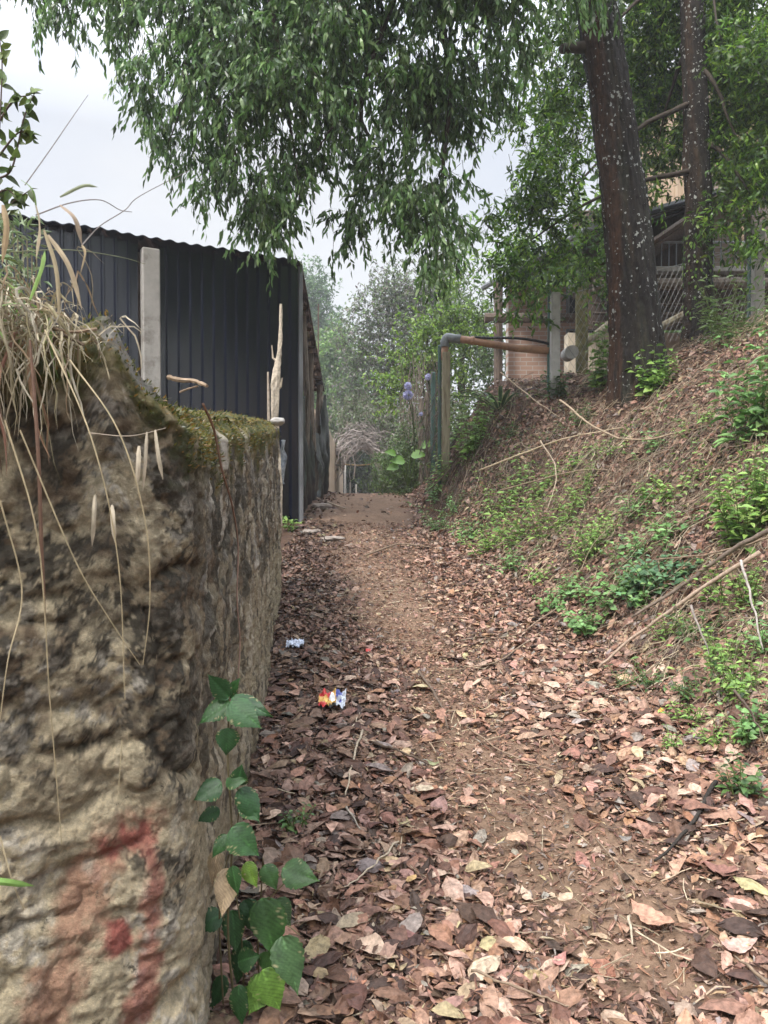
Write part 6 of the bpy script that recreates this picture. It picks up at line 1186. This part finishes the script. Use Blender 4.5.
# splintered stakes between wall and shed
q = MB(); Q = catmull([W(279, 505, 7.4), W(278, 470, 7.4), W(275, 430, 7.4), W(276, 380, 7.4), W(280, 345, 7.4), W(281, 304, 7.4)], 8); Q[0][2] -= .2
n_ = len(Q); rr_ = np.interp(np.linspace(0, 1, n_), [0, .45, .6, .75, 1], [.034, .036, .045, .022, .012]); q.tube(Q, rr_, 9, col=np.array((.50, .43, .33)), jitter=.18); q.tube([Q[22], Q[22] + (.05, 0, .05), Q[22] + (.065, 0, .13)], [.016, .013, .006], 6, col=np.array((.42, .35, .26))); q.tube([Q[28], Q[28] + (-.05, .02, .04), Q[28] + (-.06, .02, .16)], [.014, .010, .004], 6, col=np.array((.42, .35, .26)))
tag(q.build('broken_stake', M['twig']), 'tall pale splintered branch standing before the shed corner', 'stake')
q = MB(); q.tube([W(272, 505, 7.3), W(269, 430, 7.3), W(268, 372, 7.3)], [.018, .016, .01], 7, col=(.36, .30, .23), jitter=.1); tag(q.build('broken_stake', M['twig']), 'shorter thin stick left of the tall splintered branch', 'stake')
M['film'] = mat('clear_film', base=(.30, .33, .36), var=.5, vscale=30, rough=.2, spec=.8, transl=.3)
g_ = np.array([[W(281 + 4 * v * (1 - .4 * u) + 2.5 * math.sin(u * 9 + v * 4), 440 + 44 * u, 7.6) + (0, .05 * math.sin(9 * u + 5 * v), 0) for v in np.linspace(0, 1, 8)] for u in np.linspace(0, 1, 20)]); q = MB(); q.grid(g_); tag(q.build('plastic_film', M['film'], smooth=True), 'scrap of pale plastic film caught beside the splintered branch', 'litter')
# stones
M['rock'] = mat('pale_rock', base=(.34, .29, .25), var=.25, vscale=12, bump=.7, bscale=30, bdist=.02, dark=(.17, .13, .10))
def rock(px, py, sx, sy, sz, lb, seed, p=None, name='rock', m_='rock'):
    p = hit(px, py) if p is None else p; th_ = np.linspace(0, math.pi, 20)[:, None]; ph = np.linspace(0, 2 * math.pi, 33)[None]; ph = ph % (2 * math.pi)
    x = np.sin(th_) * np.cos(ph); y = np.sin(th_) * np.sin(ph); z = np.cos(th_) + 0 * ph; r_ = 1 + .28 * fbm(x * 1.5, y * 1.5, z * 1.5, 3, seed) + .08 * fbm(x * 5, y * 5, z * 5, 3, seed + 2)
    g_ = np.stack([p[0] + x * r_ * sx, p[1] + y * r_ * sy, p[2] + sz * .2 + np.clip(z * r_, -1, .75) * sz], -1); q = MB(); q.grid(g_); return tag(q.build(name, M[m_], smooth=True), lb, 'rock')
rock(312, 532, .12, .30, .035, 'flat pale stone set in the path near the shed corner', 1); rock(332, 539, .14, .16, .03, 'smaller flat stone right of the pale stone near the shed', 2); rock(322, 508, .16, .25, .07, 'brown stone at the side of the shed on the path', 5)
rock(508, 840 - 60, .018, .018, .012, 'small grey pebble on the bare dirt', 3)
rock(0, 0, .055, .05, .035, 'small white stone on the far corner of the wall top', 4, p=np.array([-.83, 6.1, .53]), m_='concrete')
# rubbish
def crumple(px, py, sx, sy, colf, lb, seed, name, amp=.35, lift=.03, m_='wrap', up_=.5):
    p = hit(px, py); u = np.linspace(-1, 1, 34); U, V_ = np.meshgrid(u, u, indexing='ij'); ns = lambda k, f: fbm(U * f, V_ * f, k, 3, seed)
    x = U * sx * (1 + .25 * ns(1, 1.5)); yv = V_ * sy * (1 + .25 * ns(2, 1.5)); z = amp * sx * (np.abs(ns(3, 2.2)) * 1.6 + .3 * ns(4, 6))
    g_ = np.stack([p[0] + x, p[1] + yv * (1 - up_ * .6), p[2] + lift + z + (V_ + 1) * sy * up_], -1); q = MB(); q.grid(g_, colf(U + .12 * ns(5, 3), V_ + .12 * ns(6, 3)).reshape(-1, 3)); return tag(q.build(name, M[m_], smooth=True), lb, 'litter')
M['wrap'] = mat('shiny_wrapper', vcol=True, rough=.3, spec=.6, var=.08, bump=.4, bscale=60)
def chip(U, V_):
    c = np.zeros(U.shape + (3,)); c[:] = (.60, .63, .68); red = (.50, .04, .04); yel = (.62, .36, .08); blu = (.04, .06, .28)
    c[(U < .25)] = yel; c[(U < -.05) & (V_ > .35)] = red; c[(U < -.45) & (V_ < -.35)] = red; c[(U > .2) & (U < .62) & (V_ > -.05)] = blu; c[np.hypot(U + .1, V_ - .05) < .22] = (.85, .84, .82); c[np.hypot(U - .55, V_ + .35) < .16] = (.10, .12, .4); c[(U > -.2) & (U < .3) & (V_ < -.55)] = (.03, .03, .03); c[np.hypot(U + .5, V_ + .05) < .14] = (.85, .6, .15); return c
crumple(333, 712, .07, .07, chip, 'crumpled red, yellow, blue and white snack wrapper on the leaf litter', 12, 'snack_wrapper', lift=.035, up_=.28, amp=.5)
crumple(295, 652, .052, .035, lambda U, V_: np.zeros(U.shape + (3,)) + np.array((.62, .68, .80)), 'crumpled pale plastic wrapper on the leaves beside the wall', 15, 'plastic_wrapper', amp=.6, lift=.03)
crumple(368, 656, .014, .012, lambda U, V_: np.zeros(U.shape + (3,)) + np.array((.55, .05, .04)), 'tiny red scrap of wrapper on the path', 17, 'wrapper_scrap', lift=.03)

# ================================================================== HAZE
hz = bpy.data.materials.new('haze'); t, b = nodes(hz); t.nodes.remove(b); pv = N(t, 'ShaderNodeVolumePrincipled'); pv.inputs['Color'].default_value = (.92, .95, 1, 1); pv.inputs['Density'].default_value = .0018; pv.inputs['Anisotropy'].default_value = .1
t.links.new(pv.outputs[0], t.nodes['Material Output'].inputs['Volume'])
q = MB(); q.box((0, 60, 5), (242, 182, 34)); q.build('haze', hz); tag(bpy.data.objects['haze'], 'pale haze in the air between the trees', 'haze', None, 'stuff')
